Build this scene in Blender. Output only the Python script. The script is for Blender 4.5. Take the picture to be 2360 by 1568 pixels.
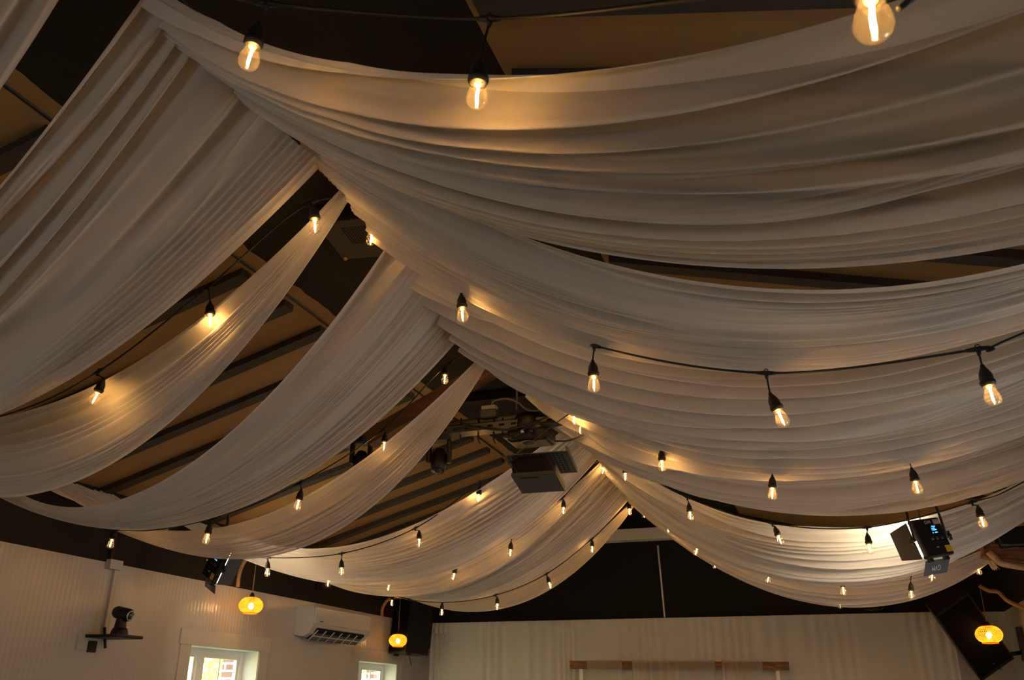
import bpy, math, random
import numpy as np
from mathutils import Vector, Matrix

for o in list(bpy.data.objects):
    bpy.data.objects.remove(o, do_unlink=True)
SC = bpy.context.scene
COL = SC.collection
EZ = 1.6                      # eye height of the photographer

# ------------------------------------------------------------------ camera
FPX = 2000.0
pitch, yaw, roll = (math.radians(a) for a in (22.75, 19.5, 0.5))
Fv = Vector((-math.sin(yaw)*math.cos(pitch), math.cos(yaw)*math.cos(pitch), math.sin(pitch)))
R0 = Vector((math.cos(yaw), math.sin(yaw), 0)); U0 = R0.cross(Fv)
Rv = R0*math.cos(roll)+U0*math.sin(roll); Uv = -R0*math.sin(roll)+U0*math.cos(roll)
cam = bpy.data.cameras.new('camera'); camo = bpy.data.objects.new('camera', cam); COL.objects.link(camo)
cam.sensor_width = 36.0; cam.lens = FPX/2360*36.0; cam.clip_start = 0.05
camo.matrix_world = Matrix(((Rv.x, Uv.x, -Fv.x, 0), (Rv.y, Uv.y, -Fv.y, 0), (Rv.z, Uv.z, -Fv.z, EZ), (0, 0, 0, 1)))
cam.dof.use_dof = True; cam.dof.focus_distance = 5.0; cam.dof.aperture_fstop = 8.0
SC.camera = camo
SC.view_settings.view_transform = 'Standard'
SC.view_settings.look = 'None'
SC.view_settings.gamma = 1.0
SC.view_settings.exposure = 0.0

def ray(px, py):              # direction from the eye through a point of the photo
    return Fv*FPX + Rv*(px-1180) - Uv*(py-784)
def atY(px, py, y):
    r = ray(px, py); return Vector((r.x*y/r.y, y, r.z*y/r.y+EZ))
def atX(px, py, x):
    r = ray(px, py); return Vector((x, r.y*x/r.x, r.z*x/r.x+EZ))
def atD(px, py, d):
    r = ray(px, py).normalized()*d; return Vector((r.x, r.y, r.z+EZ))

# ------------------------------------------------------------------ world and daylight
W = bpy.data.worlds.new('world'); SC.world = W; W.use_nodes = True
W.node_tree.nodes['Background'].inputs[0].default_value = (0.90, 0.96, 1.0, 1)
W.node_tree.nodes['Background'].inputs[1].default_value = 6.5

su = bpy.data.lights.new('sun', 'SUN'); su.energy = 22.0; su.angle = 0.02; su.color = (1.0, 0.95, 0.85)
suo = bpy.data.objects.new('sun', su); COL.objects.link(suo); suo.rotation_euler = Vector((-0.30, -0.32, -0.90)).to_track_quat('-Z', 'Y').to_euler()
# daylight: the sky through the visible windows and unseen ones added for light
# ------------------------------------------------------------------ materials
MATS = {}
def mat(name, col, rough=0.7, metal=0.0, emit=None, es=0.0, bump=0.0, bscale=60.0, spec=0.3, var=0.0, vscale=4.0):
    m = bpy.data.materials.new(name); m.use_nodes = True; nt = m.node_tree; b = nt.nodes['Principled BSDF']
    b.inputs['Base Color'].default_value = (*col, 1); b.inputs['Roughness'].default_value = rough
    b.inputs['Metallic'].default_value = metal; b.inputs['Specular IOR Level'].default_value = spec
    if emit: b.inputs['Emission Color'].default_value = (*emit, 1); b.inputs['Emission Strength'].default_value = es
    tc = nt.nodes.new('ShaderNodeTexCoord')
    if bump:
        n = nt.nodes.new('ShaderNodeTexNoise'); n.inputs['Scale'].default_value = bscale; n.inputs['Detail'].default_value = 3
        bp = nt.nodes.new('ShaderNodeBump'); bp.inputs['Strength'].default_value = bump; bp.inputs['Distance'].default_value = 0.01
        nt.links.new(tc.outputs['Object'], n.inputs['Vector']); nt.links.new(n.outputs['Fac'], bp.inputs['Height']); nt.links.new(bp.outputs[0], b.inputs['Normal'])
    if var:
        n = nt.nodes.new('ShaderNodeTexNoise'); n.inputs['Scale'].default_value = vscale; n.inputs['Detail'].default_value = 5
        mx = nt.nodes.new('ShaderNodeMixRGB'); mx.inputs[1].default_value = (*[c*(1-var) for c in col], 1); mx.inputs[2].default_value = (*[min(1, c*(1+var)) for c in col], 1)
        nt.links.new(tc.outputs['Object'], n.inputs['Vector']); nt.links.new(n.outputs['Fac'], mx.inputs[0]); nt.links.new(mx.outputs[0], b.inputs['Base Color'])
    MATS[name] = m; return m
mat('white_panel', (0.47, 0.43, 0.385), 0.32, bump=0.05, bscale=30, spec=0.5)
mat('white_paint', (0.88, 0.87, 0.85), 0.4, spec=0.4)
mat('cream_board', (0.85, 0.79, 0.69), 0.6)
mat('black_board', (0.012, 0.009, 0.007), 0.8, bump=0.3, bscale=40, var=0.3)
mat('dark_ceiling', (0.012, 0.009, 0.008), 0.8, bump=0.3, bscale=25, var=0.25)
mat('tan_board', (0.31, 0.185, 0.075), 0.75, bump=0.15, bscale=90, var=0.12, vscale=7)
mat('dark_rafter', (0.05, 0.042, 0.038), 0.7, bump=0.2, bscale=40, var=0.3, vscale=12)
mat('floor_grey', (0.42, 0.36, 0.30), 0.5, var=0.1)
mat('black_plastic', (0.007, 0.007, 0.007), 0.45, spec=0.35)
mat('grille_black', (0.004, 0.004, 0.004), 0.9, spec=0.05)
mat('adapter_white', (0.26, 0.26, 0.26), 0.5)
mat('black_rubber', (0.010, 0.009, 0.008), 0.55, spec=0.4)
mat('dark_metal', (0.05, 0.05, 0.055), 0.4, 0.6)
mat('grey_metal', (0.075, 0.073, 0.070), 0.45, 0.4)
mat('light_metal', (0.13, 0.127, 0.122), 0.45, 0.3)
mat('projector_grey', (0.045, 0.043, 0.040), 0.5)
mat('white_plastic', (0.46, 0.44, 0.42), 0.35, spec=0.5)
mat('vent_grey', (0.10, 0.09, 0.08), 0.6)
mat('brown_metal', (0.022, 0.013, 0.008), 0.5, 0.3)
mat('hole_black', (0.002, 0.002, 0.002), 0.9)
mat('yellow_label', (0.65, 0.42, 0.03), 0.6)
mat('paper_label', (0.45, 0.40, 0.33), 0.6)
mat('logo_grey', (0.55, 0.52, 0.48), 0.5)
mat('flap_grey', (0.085, 0.090, 0.10), 0.5, 0.3)
mat('screen_dark', (0.004, 0.005, 0.012), 0.3)
mat('screen_blue', (0.02, 0.1, 0.6), 0.5, emit=(0.10, 0.42, 1.0), es=2.2)
mat('led_panel', (0.9, 0.9, 0.85), 0.5, emit=(1.0, 0.80, 0.52), es=16.0)
mat('filament_glow', (1, 0.6, 0.2), 0.5, emit=(1.0, 0.50, 0.13), es=700.0)
mat('stem_glow', (1, 0.6, 0.2), 0.4, emit=(1.0, 0.50, 0.12), es=6)
mat('lamp_core', (1, 0.8, 0.5), 0.5, emit=(1.0, 0.56, 0.17), es=105.0)
mat('brass', (0.6, 0.4, 0.15), 0.35, 0.9)
mat('rope_brown', (0.30, 0.17, 0.09), 0.8)
mat('leaf_green', (0.45, 0.72, 0.20), 0.6, var=0.4, vscale=8)
mat('bark_brown', (0.16, 0.09, 0.05), 0.8)
mat('ground_green', (0.25, 0.35, 0.14), 0.9, var=0.3)
mat('blue_cable', (0.01, 0.05, 0.45), 0.5)
mat('lens_glass', (0.02, 0.02, 0.03), 0.08, spec=0.8)
mat('silver_ring', (0.5, 0.52, 0.55), 0.25, 0.8)

def wood(name, c1, c2, sc=3.0, stretch=(1, 1, 14)):
    m = bpy.data.materials.new(name); m.use_nodes = True; nt = m.node_tree; b = nt.nodes['Principled BSDF']
    tc = nt.nodes.new('ShaderNodeTexCoord'); mp = nt.nodes.new('ShaderNodeMapping'); mp.inputs['Scale'].default_value = stretch
    n = nt.nodes.new('ShaderNodeTexNoise'); n.inputs['Scale'].default_value = sc; n.inputs['Detail'].default_value = 6; n.inputs['Distortion'].default_value = 1.0
    cr = nt.nodes.new('ShaderNodeValToRGB'); cr.color_ramp.elements[0].color = (*c1, 1); cr.color_ramp.elements[1].color = (*c2, 1)
    cr.color_ramp.elements[0].position = 0.35; cr.color_ramp.elements[1].position = 0.65
    nt.links.new(tc.outputs['Object'], mp.inputs[0]); nt.links.new(mp.outputs[0], n.inputs['Vector']); nt.links.new(n.outputs['Fac'], cr.inputs[0]); nt.links.new(cr.outputs[0], b.inputs['Base Color'])
    b.inputs['Roughness'].default_value = 0.6
    MATS[name] = m
wood('wood_brown', (0.10, 0.035, 0.010), (0.28, 0.11, 0.035), 3, (2, 2, 14))
wood('timber_red', (0.035, 0.015, 0.008), (0.075, 0.032, 0.016), 2, (1, 8, 8))
wood('wood_pale', (0.30, 0.16, 0.075), (0.44, 0.26, 0.13), 4, (4, 4, 4))

def fabric(name, col, sheer, transl, hem=0.03, sheer_face=0.5, see_min=0.02):
    m = bpy.data.materials.new(name); m.use_nodes = True; nt = m.node_tree; nt.nodes.clear(); L = nt.links.new
    out = nt.nodes.new('ShaderNodeOutputMaterial'); d = nt.nodes.new('ShaderNodeBsdfDiffuse'); t = nt.nodes.new('ShaderNodeBsdfTranslucent'); tr = nt.nodes.new('ShaderNodeBsdfTransparent')
    d.inputs[0].default_value = (*col, 1); t.inputs[0].default_value = (*col, 1); tr.inputs[0].default_value = (1, 0.97, 0.93, 1)
    d.inputs['Roughness'].default_value = 0.8
    m1 = nt.nodes.new('ShaderNodeMixShader'); m2 = nt.nodes.new('ShaderNodeMixShader'); m1.inputs[0].default_value = transl
    L(d.outputs[0], m1.inputs[1]); L(t.outputs[0], m1.inputs[2]); L(m1.outputs[0], m2.inputs[1]); L(tr.outputs[0], m2.inputs[2])
    # woven cloth lets less through at a slant and where the hem doubles it
    lw = nt.nodes.new('ShaderNodeLayerWeight'); lw.inputs[0].default_value = 0.5
    mr = nt.nodes.new('ShaderNodeMapRange'); mr.inputs['From Min'].default_value = 0.0; mr.inputs['From Max'].default_value = 0.8
    mr.inputs['To Min'].default_value = sheer; mr.inputs['To Max'].default_value = see_min
    L(lw.outputs['Facing'], mr.inputs['Value'])
    uv = nt.nodes.new('ShaderNodeUVMap'); sp = nt.nodes.new('ShaderNodeSeparateXYZ'); L(uv.outputs[0], sp.inputs[0])
    pp = nt.nodes.new('ShaderNodeMath'); pp.operation = 'PINGPONG'; pp.inputs[1].default_value = 0.5; L(sp.outputs['Y'], pp.inputs[0])
    gt = nt.nodes.new('ShaderNodeMath'); gt.operation = 'GREATER_THAN'; gt.inputs[1].default_value = hem; L(pp.outputs[0], gt.inputs[0])
    ma = nt.nodes.new('ShaderNodeMath'); ma.operation = 'MULTIPLY_ADD'; ma.inputs[1].default_value = 0.75; ma.inputs[2].default_value = 0.25; L(gt.outputs[0], ma.inputs[0])
    mu = nt.nodes.new('ShaderNodeMath'); mu.operation = 'MULTIPLY'; L(ma.outputs[0], mu.inputs[0]); L(mr.outputs[0], mu.inputs[1])
    L(mu.outputs[0], m2.inputs[0])
    # fine thread streaks
    mp = nt.nodes.new('ShaderNodeMapping'); mp.inputs['Scale'].default_value = (3, 260, 1); ns = nt.nodes.new('ShaderNodeTexNoise'); ns.inputs['Scale'].default_value = 1.0; ns.inputs['Detail'].default_value = 3
    bp = nt.nodes.new('ShaderNodeBump'); bp.inputs['Strength'].default_value = 0.12; bp.inputs['Distance'].default_value = 0.003
    L(uv.outputs[0], mp.inputs[0]); L(mp.outputs[0], ns.inputs['Vector']); L(ns.outputs['Fac'], bp.inputs['Height']); L(bp.outputs[0], d.inputs['Normal']); L(bp.outputs[0], t.inputs['Normal'])
    L(m2.outputs[0], out.inputs[0]); MATS[name] = m; return m
fabric('drape_cloth', (0.76, 0.70, 0.635), 0.32, 0.30)
fabric('drape_cloth_wide_hem', (0.76, 0.70, 0.635), 0.55, 0.30, hem=0.065)
fabric('curtain_cloth', (0.88, 0.83, 0.75), 0.16, 0.22, hem=0.0)
fabric('sheer_cloth', (0.74, 0.68, 0.60), 0.66, 0.30, hem=0.0, see_min=0.15)

g = bpy.data.materials.new('clear_glass'); g.use_nodes = True; nt = g.node_tree; nt.nodes.clear()
out = nt.nodes.new('ShaderNodeOutputMaterial'); gl = nt.nodes.new('ShaderNodeBsdfGlossy'); tr = nt.nodes.new('ShaderNodeBsdfTransparent'); mx = nt.nodes.new('ShaderNodeMixShader'); fr = nt.nodes.new('ShaderNodeLayerWeight')
gl.inputs['Roughness'].default_value = 0.03; tr.inputs[0].default_value = (0.97, 0.94, 0.9, 1); fr.inputs[0].default_value = 0.25
mm = nt.nodes.new('ShaderNodeMath'); mm.operation = 'MULTIPLY_ADD'; mm.inputs[1].default_value = 0.55; mm.inputs[2].default_value = 0.03
nt.links.new(fr.outputs['Facing'], mm.inputs[0]); nt.links.new(mm.outputs[0], mx.inputs[0]); nt.links.new(tr.outputs[0], mx.inputs[1]); nt.links.new(gl.outputs[0], mx.inputs[2]); inner_glow = nt.nodes.new('ShaderNodeBsdfTranslucent'); inner_glow.inputs[0].default_value = (0.9, 0.8, 0.65, 1); m3 = nt.nodes.new('ShaderNodeMixShader'); m3.inputs[0].default_value = 0.012   # slight translucency added so the glass body glows warm
nt.links.new(mx.outputs[0], m3.inputs[1]); nt.links.new(inner_glow.outputs[0], m3.inputs[2]); nt.links.new(m3.outputs[0], out.inputs[0])
MATS['clear_glass'] = g
# beaded white panelling: fine upright ribs
m = mat('beaded_panel', (0.47, 0.43, 0.385), 0.24, spec=0.6); nt = m.node_tree; b = nt.nodes['Principled BSDF']
tc = nt.nodes.new('ShaderNodeTexCoord'); wv = nt.nodes.new('ShaderNodeTexWave'); wv.bands_direction = 'Y'; wv.inputs['Scale'].default_value = 7.0; wv.inputs['Distortion'].default_value = 0.0
bp = nt.nodes.new('ShaderNodeBump'); bp.inputs['Strength'].default_value = 0.35; bp.inputs['Distance'].default_value = 0.004
nt.links.new(tc.outputs['Object'], wv.inputs['Vector']); nt.links.new(wv.outputs['Fac'], bp.inputs['Height']); nt.links.new(bp.outputs[0], b.inputs['Normal'])

# woven bamboo shade: glows as the lamp shines through it
def bamboo():
    m = bpy.data.materials.new('bamboo_strip'); m.use_nodes = True; nt = m.node_tree; nt.nodes.clear(); L = nt.links.new
    out = nt.nodes.new('ShaderNodeOutputMaterial'); d = nt.nodes.new('ShaderNodeBsdfDiffuse'); t = nt.nodes.new('ShaderNodeBsdfTranslucent'); a = nt.nodes.new('ShaderNodeMixShader')
    d.inputs[0].default_value = (0.70, 0.42, 0.08, 1); t.inputs[0].default_value = (0.92, 0.45, 0.05, 1); a.inputs[0].default_value = 0.6
    L(d.outputs[0], a.inputs[1]); L(t.outputs[0], a.inputs[2]); L(a.outputs[0], out.inputs[0]); MATS['bamboo_strip'] = m
bamboo()
def brick():
    m = bpy.data.materials.new('brick'); m.use_nodes = True; nt = m.node_tree; b = nt.nodes['Principled BSDF']
    tc = nt.nodes.new('ShaderNodeTexCoord'); mp = nt.nodes.new('ShaderNodeMapping'); mp.inputs['Rotation'].default_value = (math.radians(90), 0, math.radians(0))
    br = nt.nodes.new('ShaderNodeTexBrick'); br.inputs['Scale'].default_value = 1.0; br.inputs['Color1'].default_value = (0.16, 0.05, 0.05, 1); br.inputs['Color2'].default_value = (0.22, 0.08, 0.07, 1); br.inputs['Mortar'].default_value = (0.6, 0.6, 0.6, 1)
    br.inputs['Brick Width'].default_value = 0.22; br.inputs['Row Height'].default_value = 0.08; br.inputs['Mortar Size'].default_value = 0.012
    nt.links.new(tc.outputs['Object'], mp.inputs[0]); nt.links.new(mp.outputs[0], br.inputs['Vector']); nt.links.new(br.outputs['Color'], b.inputs['Base Color']); MATS['brick'] = m
brick()

# ------------------------------------------------------------------ mesh helpers
class MB:
    def __init__(s): s.v = []; s.f = []; s.sm = []
    def add(s, vs, fs, M=None, smooth=False):
        n = len(s.v); s.v += [tuple(M @ Vector(p)) if M else tuple(p) for p in vs]
        s.f += [tuple(i+n for i in f) for f in fs]; s.sm += [smooth]*len(fs); return s
    def box(s, x0, x1, y0, y1, z0, z1, M=None, bev=0.0):
        if bev <= 0:
            vs = [(x, y, z) for x in (x0, x1) for y in (y0, y1) for z in (z0, z1)]
            return s.add(vs, [(0, 1, 3, 2), (4, 6, 7, 5), (0, 4, 5, 1), (2, 3, 7, 6), (0, 2, 6, 4), (1, 5, 7, 3)], M)
        import bmesh
        bm = bmesh.new(); bmesh.ops.create_cube(bm, size=1.0)
        for v in bm.verts: v.co = Vector(((x0+x1)/2+v.co.x*(x1-x0), (y0+y1)/2+v.co.y*(y1-y0), (z0+z1)/2+v.co.z*(z1-z0)))
        bmesh.ops.bevel(bm, geom=bm.edges[:], offset=bev, segments=2, affect='EDGES', profile=0.5)
        bm.verts.ensure_lookup_table(); vs = [tuple(v.co) for v in bm.verts]; fs = [tuple(v.index for v in f.verts) for f in bm.faces]; bm.free()
        return s.add(vs, fs, M)
    def lathe(s, prof, n=20, M=None, smooth=True):          # prof: (r, z) from top to bottom
        vs = []; fs = []
        for r, z in prof:
            for k in range(n):
                a = 2*math.pi*k/n; vs.append((r*math.cos(a), r*math.sin(a), z))
        for i in range(len(prof)-1):
            for k in range(n):
                fs.append((i*n+k, i*n+(k+1) % n, (i+1)*n+(k+1) % n, (i+1)*n+k))
        return s.add(vs, fs, M, smooth)
    def tube(s, pts, r, n=8, M=None, caps=True, closed=False):
        pts = [Vector(p) for p in pts]; vs = []; fs = []; m = len(pts)
        T0 = (pts[1]-pts[0]).normalized(); up = Vector((0, 0, 1)) if abs(T0.z) < 0.9 else Vector((1, 0, 0)); N = T0.cross(up).normalized()
        for i, p in enumerate(pts):
            T = (pts[min(i+1, m-1)]-pts[max(i-1, 0)]).normalized(); N = (N-T*N.dot(T)).normalized(); B = T.cross(N)
            rr = r[i] if isinstance(r, (list, tuple)) else r
            for k in range(n):
                a = 2*math.pi*k/n; vs.append(tuple(p+(N*math.cos(a)+B*math.sin(a))*rr))
        for i in range(m-1):
            for k in range(n): fs.append((i*n+k, i*n+(k+1) % n, (i+1)*n+(k+1) % n, (i+1)*n+k))
        if caps: fs.append(tuple(range(n))[::-1]); fs.append(tuple((m-1)*n+k for k in range(n)))
        return s.add(vs, fs, M, True)
    def prism(s, poly, y0, y1, M=None):                      # polygon in x,z pulled along y
        n = len(poly); vs = [(x, y0, z) for x, z in poly]+[(x, y1, z) for x, z in poly]
        fs = [tuple(range(n)), tuple(range(2*n-1, n-1, -1))]+[(i, i+n, (i+1) % n+n, (i+1) % n) for i in range(n)]
        return s.add(vs, fs, M)
    def sphere(s, c, rx, ry=None, rz=None, n=16, M=None):
        ry = ry or rx; rz = rz or rx; T = Matrix.Translation(c) @ Matrix.Diagonal((rx, ry, rz, 1))
        return s.lathe([(max(math.sin(math.pi*i/10), 1e-4), math.cos(math.pi*i/10)) for i in range(11)], n, (M @ T) if M else T)
    def build(s, name, m, parent=None):
        me = bpy.data.meshes.new(name); me.from_pydata(s.v, [], s.f); me.update()
        me.polygons.foreach_set('use_smooth', s.sm); me.materials.append(MATS[m])
        o = bpy.data.objects.new(name, me); COL.objects.link(o)
        if parent: o.parent = parent
        return o
def tag(o, label=None, cat=None, group=None, kind=None):
    if label: o['label'] = label
    if cat: o['category'] = cat
    if group: o['group'] = group
    if kind: o['kind'] = kind
    return o
def thing(name, M, label, cat, group=None):
    o = bpy.data.objects.new(name, None); COL.objects.link(o); o.empty_display_size = 0.05
    o.matrix_world = M if isinstance(M, Matrix) else Matrix.Translation(M)
    return tag(o, label, cat, group)
def frame(c, rx, ux):                                        # origin, local x, local z -> matrix
    x = Vector(rx).normalized(); z = Vector(ux); z = (z-x*z.dot(x)).normalized(); y = z.cross(x)
    return Matrix(((x.x, y.x, z.x, c[0]), (x.y, y.y, z.y, c[1]), (x.z, y.z, z.z, c[2]), (0, 0, 0, 1)))
def text(name, s, size, m, parent, M, label=None, ext=0.0006):
    cu = bpy.data.curves.new(name, 'FONT'); cu.body = s; cu.size = size; cu.extrude = ext; cu.align_x = 'CENTER'; cu.align_y = 'CENTER'
    t = bpy.data.objects.new('tmp', cu); COL.objects.link(t); dg = bpy.context.evaluated_depsgraph_get()
    me = bpy.data.meshes.new_from_object(t.evaluated_get(dg)); bpy.data.objects.remove(t, do_unlink=True)
    me.materials.clear(); me.materials.append(MATS[m]); me.transform(M)
    o = bpy.data.objects.new(name, me); COL.objects.link(o); o.parent = parent
    return o

# ------------------------------------------------------------------ the room
XL, XR, YB, YE = -5.2, 1.81, -3.6, 11.18
ZW, ZE = EZ+0.98, EZ+1.49        # top of the white panelling, eaves
def st(o): o['kind'] = 'structure'; return o
st(MB().box(XL-0.4, XR+0.3, YB-0.2, YE+0.2, -0.1, 0).build('floor', 'floor_grey'))
WINS = [(6.51, 7.51), (9.47, 10.46), (1.2, 1.95), (-1.8, -1.1)]  # the last two are out of view, put in and sized for daylight
ZWT, ZWB = EZ+0.445, EZ-0.75
w = MB(); ys = YB
for a, b in sorted(WINS):
    w.box(XL-0.26, XL, ys, a, 0, ZW); w.box(XL-0.26, XL, a, b, 0, ZWB); w.box(XL-0.26, XL, a, b, ZWT, ZW); ys = b
w.box(XL-0.26, XL, ys, YE, 0, ZW)
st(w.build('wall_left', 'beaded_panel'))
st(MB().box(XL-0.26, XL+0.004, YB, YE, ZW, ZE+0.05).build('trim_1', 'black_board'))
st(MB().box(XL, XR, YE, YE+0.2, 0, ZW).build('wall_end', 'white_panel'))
st(MB().box(XL-0.1, XR+0.1, YE-0.01, YE+0.2, ZW, ZE+0.9).build('trim_2', 'black_board'))
w = MB()
RW = [(2.6, 3.8), (6.15, 7.05)]; ys = YB  # unseen openings, added and sized by the daylight they let in
for a, b in RW:
    w.box(XR, XR+0.2, ys, a, 0, ZW); w.box(XR, XR+0.2, a, b, 0, 0.7); w.box(XR, XR+0.2, a, b, 1.8, ZW); ys = b
w.box(XR, XR+0.2, ys, YE, 0, ZW)
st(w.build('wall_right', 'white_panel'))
st(MB().box(XR-0.004, XR+0.2, YB, YE, ZW, ZE+0.05).build('trim_3', 'black_board'))
w = MB(); w.box(XL, -2.5, YB-0.2, YB, 0, ZE+0.9); w.box(-0.9, XR, YB-0.2, YB, 0, ZE+0.9); w.box(-2.5, -0.9, YB-0.2, YB, 0, 0.9); w.box(-2.5, -0.9, YB-0.2, YB, 1.95, ZE+0.9)  # opening behind the camera, added for soft light on the drapes
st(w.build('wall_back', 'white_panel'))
# ceiling: two tan slopes and a flat dark middle
XA, XB, ZF = -2.71, -0.92, EZ+2.21
w = MB(); w.add([(XL-0.02, YB, ZE), (XA, YB, ZF), (XA, YE, ZF), (XL-0.02, YE, ZE), (XL-0.02, YB, ZE+0.12), (XA, YB, ZF+0.12), (XA, YE, ZF+0.12), (XL-0.02, YE, ZE+0.12)],
      [(0, 1, 2, 3), (7, 6, 5, 4), (0, 4, 5, 1), (3, 2, 6, 7), (0, 3, 7, 4), (1, 5, 6, 2)]); st(w.build('ceiling_left', 'tan_board'))
w = MB(); w.add([(XB, YB, ZF), (XR+0.02, YB, ZE), (XR+0.02, YE, ZE), (XB, YE, ZF), (XB, YB, ZF+0.12), (XR+0.02, YB, ZE+0.12), (XR+0.02, YE, ZE+0.12), (XB, YE, ZF+0.12)],
      [(0, 1, 2, 3), (7, 6, 5, 4), (0, 4, 5, 1), (3, 2, 6, 7), (0, 3, 7, 4), (1, 5, 6, 2)]); st(w.build('ceiling_right', 'tan_board'))
st(MB().box(XA, XB, YB, YE, ZF, ZF+0.12).build('ceiling_middle', 'dark_ceiling'))
# ragged tan strip and a cable groove along the left edge of the dark middle
random.seed(5)
w = MB(); n = 240; vs = []; fs = []
for i in range(n+1):
    yy = YB+(YE-YB)*i/n; vs += [(XA-0.05, yy, ZF-0.016), (XA+0.035+random.uniform(-0.008, 0.012), yy, ZF-0.003), (XA+0.035, yy, ZF+0.01)]
for i in range(n):
    a = i*3; fs += [(a, a+1, a+4, a+3), (a+1, a+2, a+5, a+4)]
w.add(vs, fs); st(w.build('trim_4', 'tan_board'))
st(MB().tube([(XA-0.055, YB, ZF-0.022), (XA-0.055, YE, ZF-0.022)], 0.007, 6).build('trim_5', 'black_rubber'))
st(MB().box(XL, XL+0.03, YB, YE, ZE-0.05, ZE+0.01).build('trim_6', 'black_board'))

def slope_box(side, y, x0, x1, half=0.045, drop=0.04):
    (xa, za), (xb, zb) = ((XL, ZE), (XA, ZF)) if side == 'L' else ((XR, ZE), (XB, ZF))
    z = lambda x: za+(zb-za)*(x-xa)/(xb-xa)
    vs = [(x, yy, z(x)-d) for x in (x0, x1) for yy in (y-half, y+half) for d in (drop, -0.01)]
    return MB().add(vs, [(0, 1, 3, 2), (4, 6, 7, 5), (0, 4, 5, 1), (2, 3, 7, 6), (0, 2, 6, 4), (1, 5, 7, 3)])
ORD = ['first', 'second', 'third', 'fourth', 'fifth', 'sixth', 'seventh', 'eighth', 'ninth', 'tenth', 'eleventh', 'twelfth', 'thirteenth', 'fourteenth', 'fifteenth', 'sixteenth', 'seventeenth', 'eighteenth', 'nineteenth', 'twentieth']
yl = [1.33, 1.76, 2.19, 2.63, 3.09, 3.53, 3.95, 4.35, 4.78, 5.21, 5.64, 6.07, 6.46, 6.87, 7.28, 7.68, 8.10, 8.50, 8.93, 9.35]
n = 0
for y in yl:
    o = slope_box('L', y, XL+0.02, XA-0.09).build('ceiling_batten', 'dark_rafter'); n += 1
    tag(o, 'dark grey batten on left tan slope, the %s one counting away from the viewer' % ORD[n-1], 'ceiling batten', 'dark battens on the left ceiling slope')
n = 0
for y in [0.90, 1.30, 1.70, 2.10, 2.50, 2.90, 3.30, 3.68, 4.05, 4.45, 4.85, 5.25, 5.65, 6.05, 6.45, 6.85, 7.25, 7.65, 8.05]:
    o = slope_box('R', y, XR-0.02, XB+0.04).build('ceiling_batten', 'dark_rafter'); n += 1
    tag(o, 'dark grey batten on right tan slope, the %s one counting away from the viewer' % ORD[n-1], 'ceiling batten', 'dark battens on the right ceiling slope')

# windows of the left wall
def win(i, a, b):
    x = XL-0.19
    f = MB(); fw = 0.055
    f.box(x-0.03, x+0.03, a, a+fw, ZWB, ZWT); f.box(x-0.03, x+0.03, b-fw, b, ZWB, ZWT); f.box(x-0.03, x+0.03, a+fw, b-fw, ZWT-fw, ZWT); f.box(x-0.03, x+0.03, a+fw, b-fw, ZWB, ZWB+fw)
    m = a+(b-a)*0.36
    f.box(x-0.03, x+0.03, m-0.045, m+0.045, ZWB+fw, ZWT-fw)
    o = f.build('window_%d' % i, 'white_paint'); o['kind'] = 'structure'
    for (p, q) in ((a+fw, m-0.045), (m+0.045, b-fw)):
        s = MB(); t = 0.028
        s.box(x-0.02, x+0.015, p, p+t, ZWB+fw, ZWT-fw); s.box(x-0.02, x+0.015, q-t, q, ZWB+fw, ZWT-fw); s.box(x-0.02, x+0.015, p+t, q-t, ZWT-fw-t, ZWT-fw); s.box(x-0.02, x+0.015, p+t, q-t, ZWB+fw, ZWB+fw+t)
        if q-p > 0.4: s.box(x-0.004, x+0.004, (p+q)/2-0.006, (p+q)/2+0.006, ZWB+fw, ZWT-fw)
        sa = s.build('sash', 'white_paint', o)
        MB().box(x-0.004, x-0.001, p+t, q-t, ZWB+fw+t, ZWT-fw-t).build('pane', 'clear_glass', sa)
    r = MB(); r.box(XL-0.005, XL+0.012, a-0.14, a-0.001, ZWB-0.1, ZWT); r.box(XL-0.005, XL+0.012, b+0.001, b+0.14, ZWB-0.1, ZWT); r.box(XL-0.005, XL+0.018, a-0.16, b+0.16, ZWT, ZWT+0.125)
    r.build('window_trim', 'white_panel', o)
    rv = MB(); rv.box(XL-0.16, XL+0.002, a, a+0.006, ZWB, ZWT); rv.box(XL-0.16, XL+0.002, b-0.006, b, ZWB, ZWT); rv.box(XL-0.16, XL+0.002, a, b, ZWT-0.006, ZWT); rv.box(XL-0.16, XL+0.01, a, b, ZWB, ZWB+0.02)
    rv.build('window_reveal', 'white_paint', o)
for i, (a, b) in enumerate(WINS): win(i+1, a, b)
# frames of unseen windows behind and to the right, added to admit daylight
def unseen_win(i, M, w_, h_):
    f = MB(); f.box(-w_/2, w_/2, -0.03, 0.03, h_/2-0.05, h_/2, M); f.box(-w_/2, w_/2, -0.03, 0.03, -h_/2, -h_/2+0.05, M)
    for x in (-w_/2+0.025, 0, w_/2-0.025): f.box(x-0.025, x+0.025, -0.03, 0.03, -h_/2, h_/2, M)
    o = f.build('window_%d' % i, 'white_paint'); o['kind'] = 'structure'
unseen_win(5, Matrix.Translation((-1.7, YB-0.1, 1.425)), 1.6, 1.05)
unseen_win(6, Matrix.Translation((XR+0.1, 3.2, 1.25)) @ Matrix.Rotation(math.pi/2, 4, 'Z'), 1.2, 1.1)
unseen_win(7, Matrix.Translation((XR+0.1, 6.6, 1.25)) @ Matrix.Rotation(math.pi/2, 4, 'Z'), 0.9, 1.1)

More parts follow.
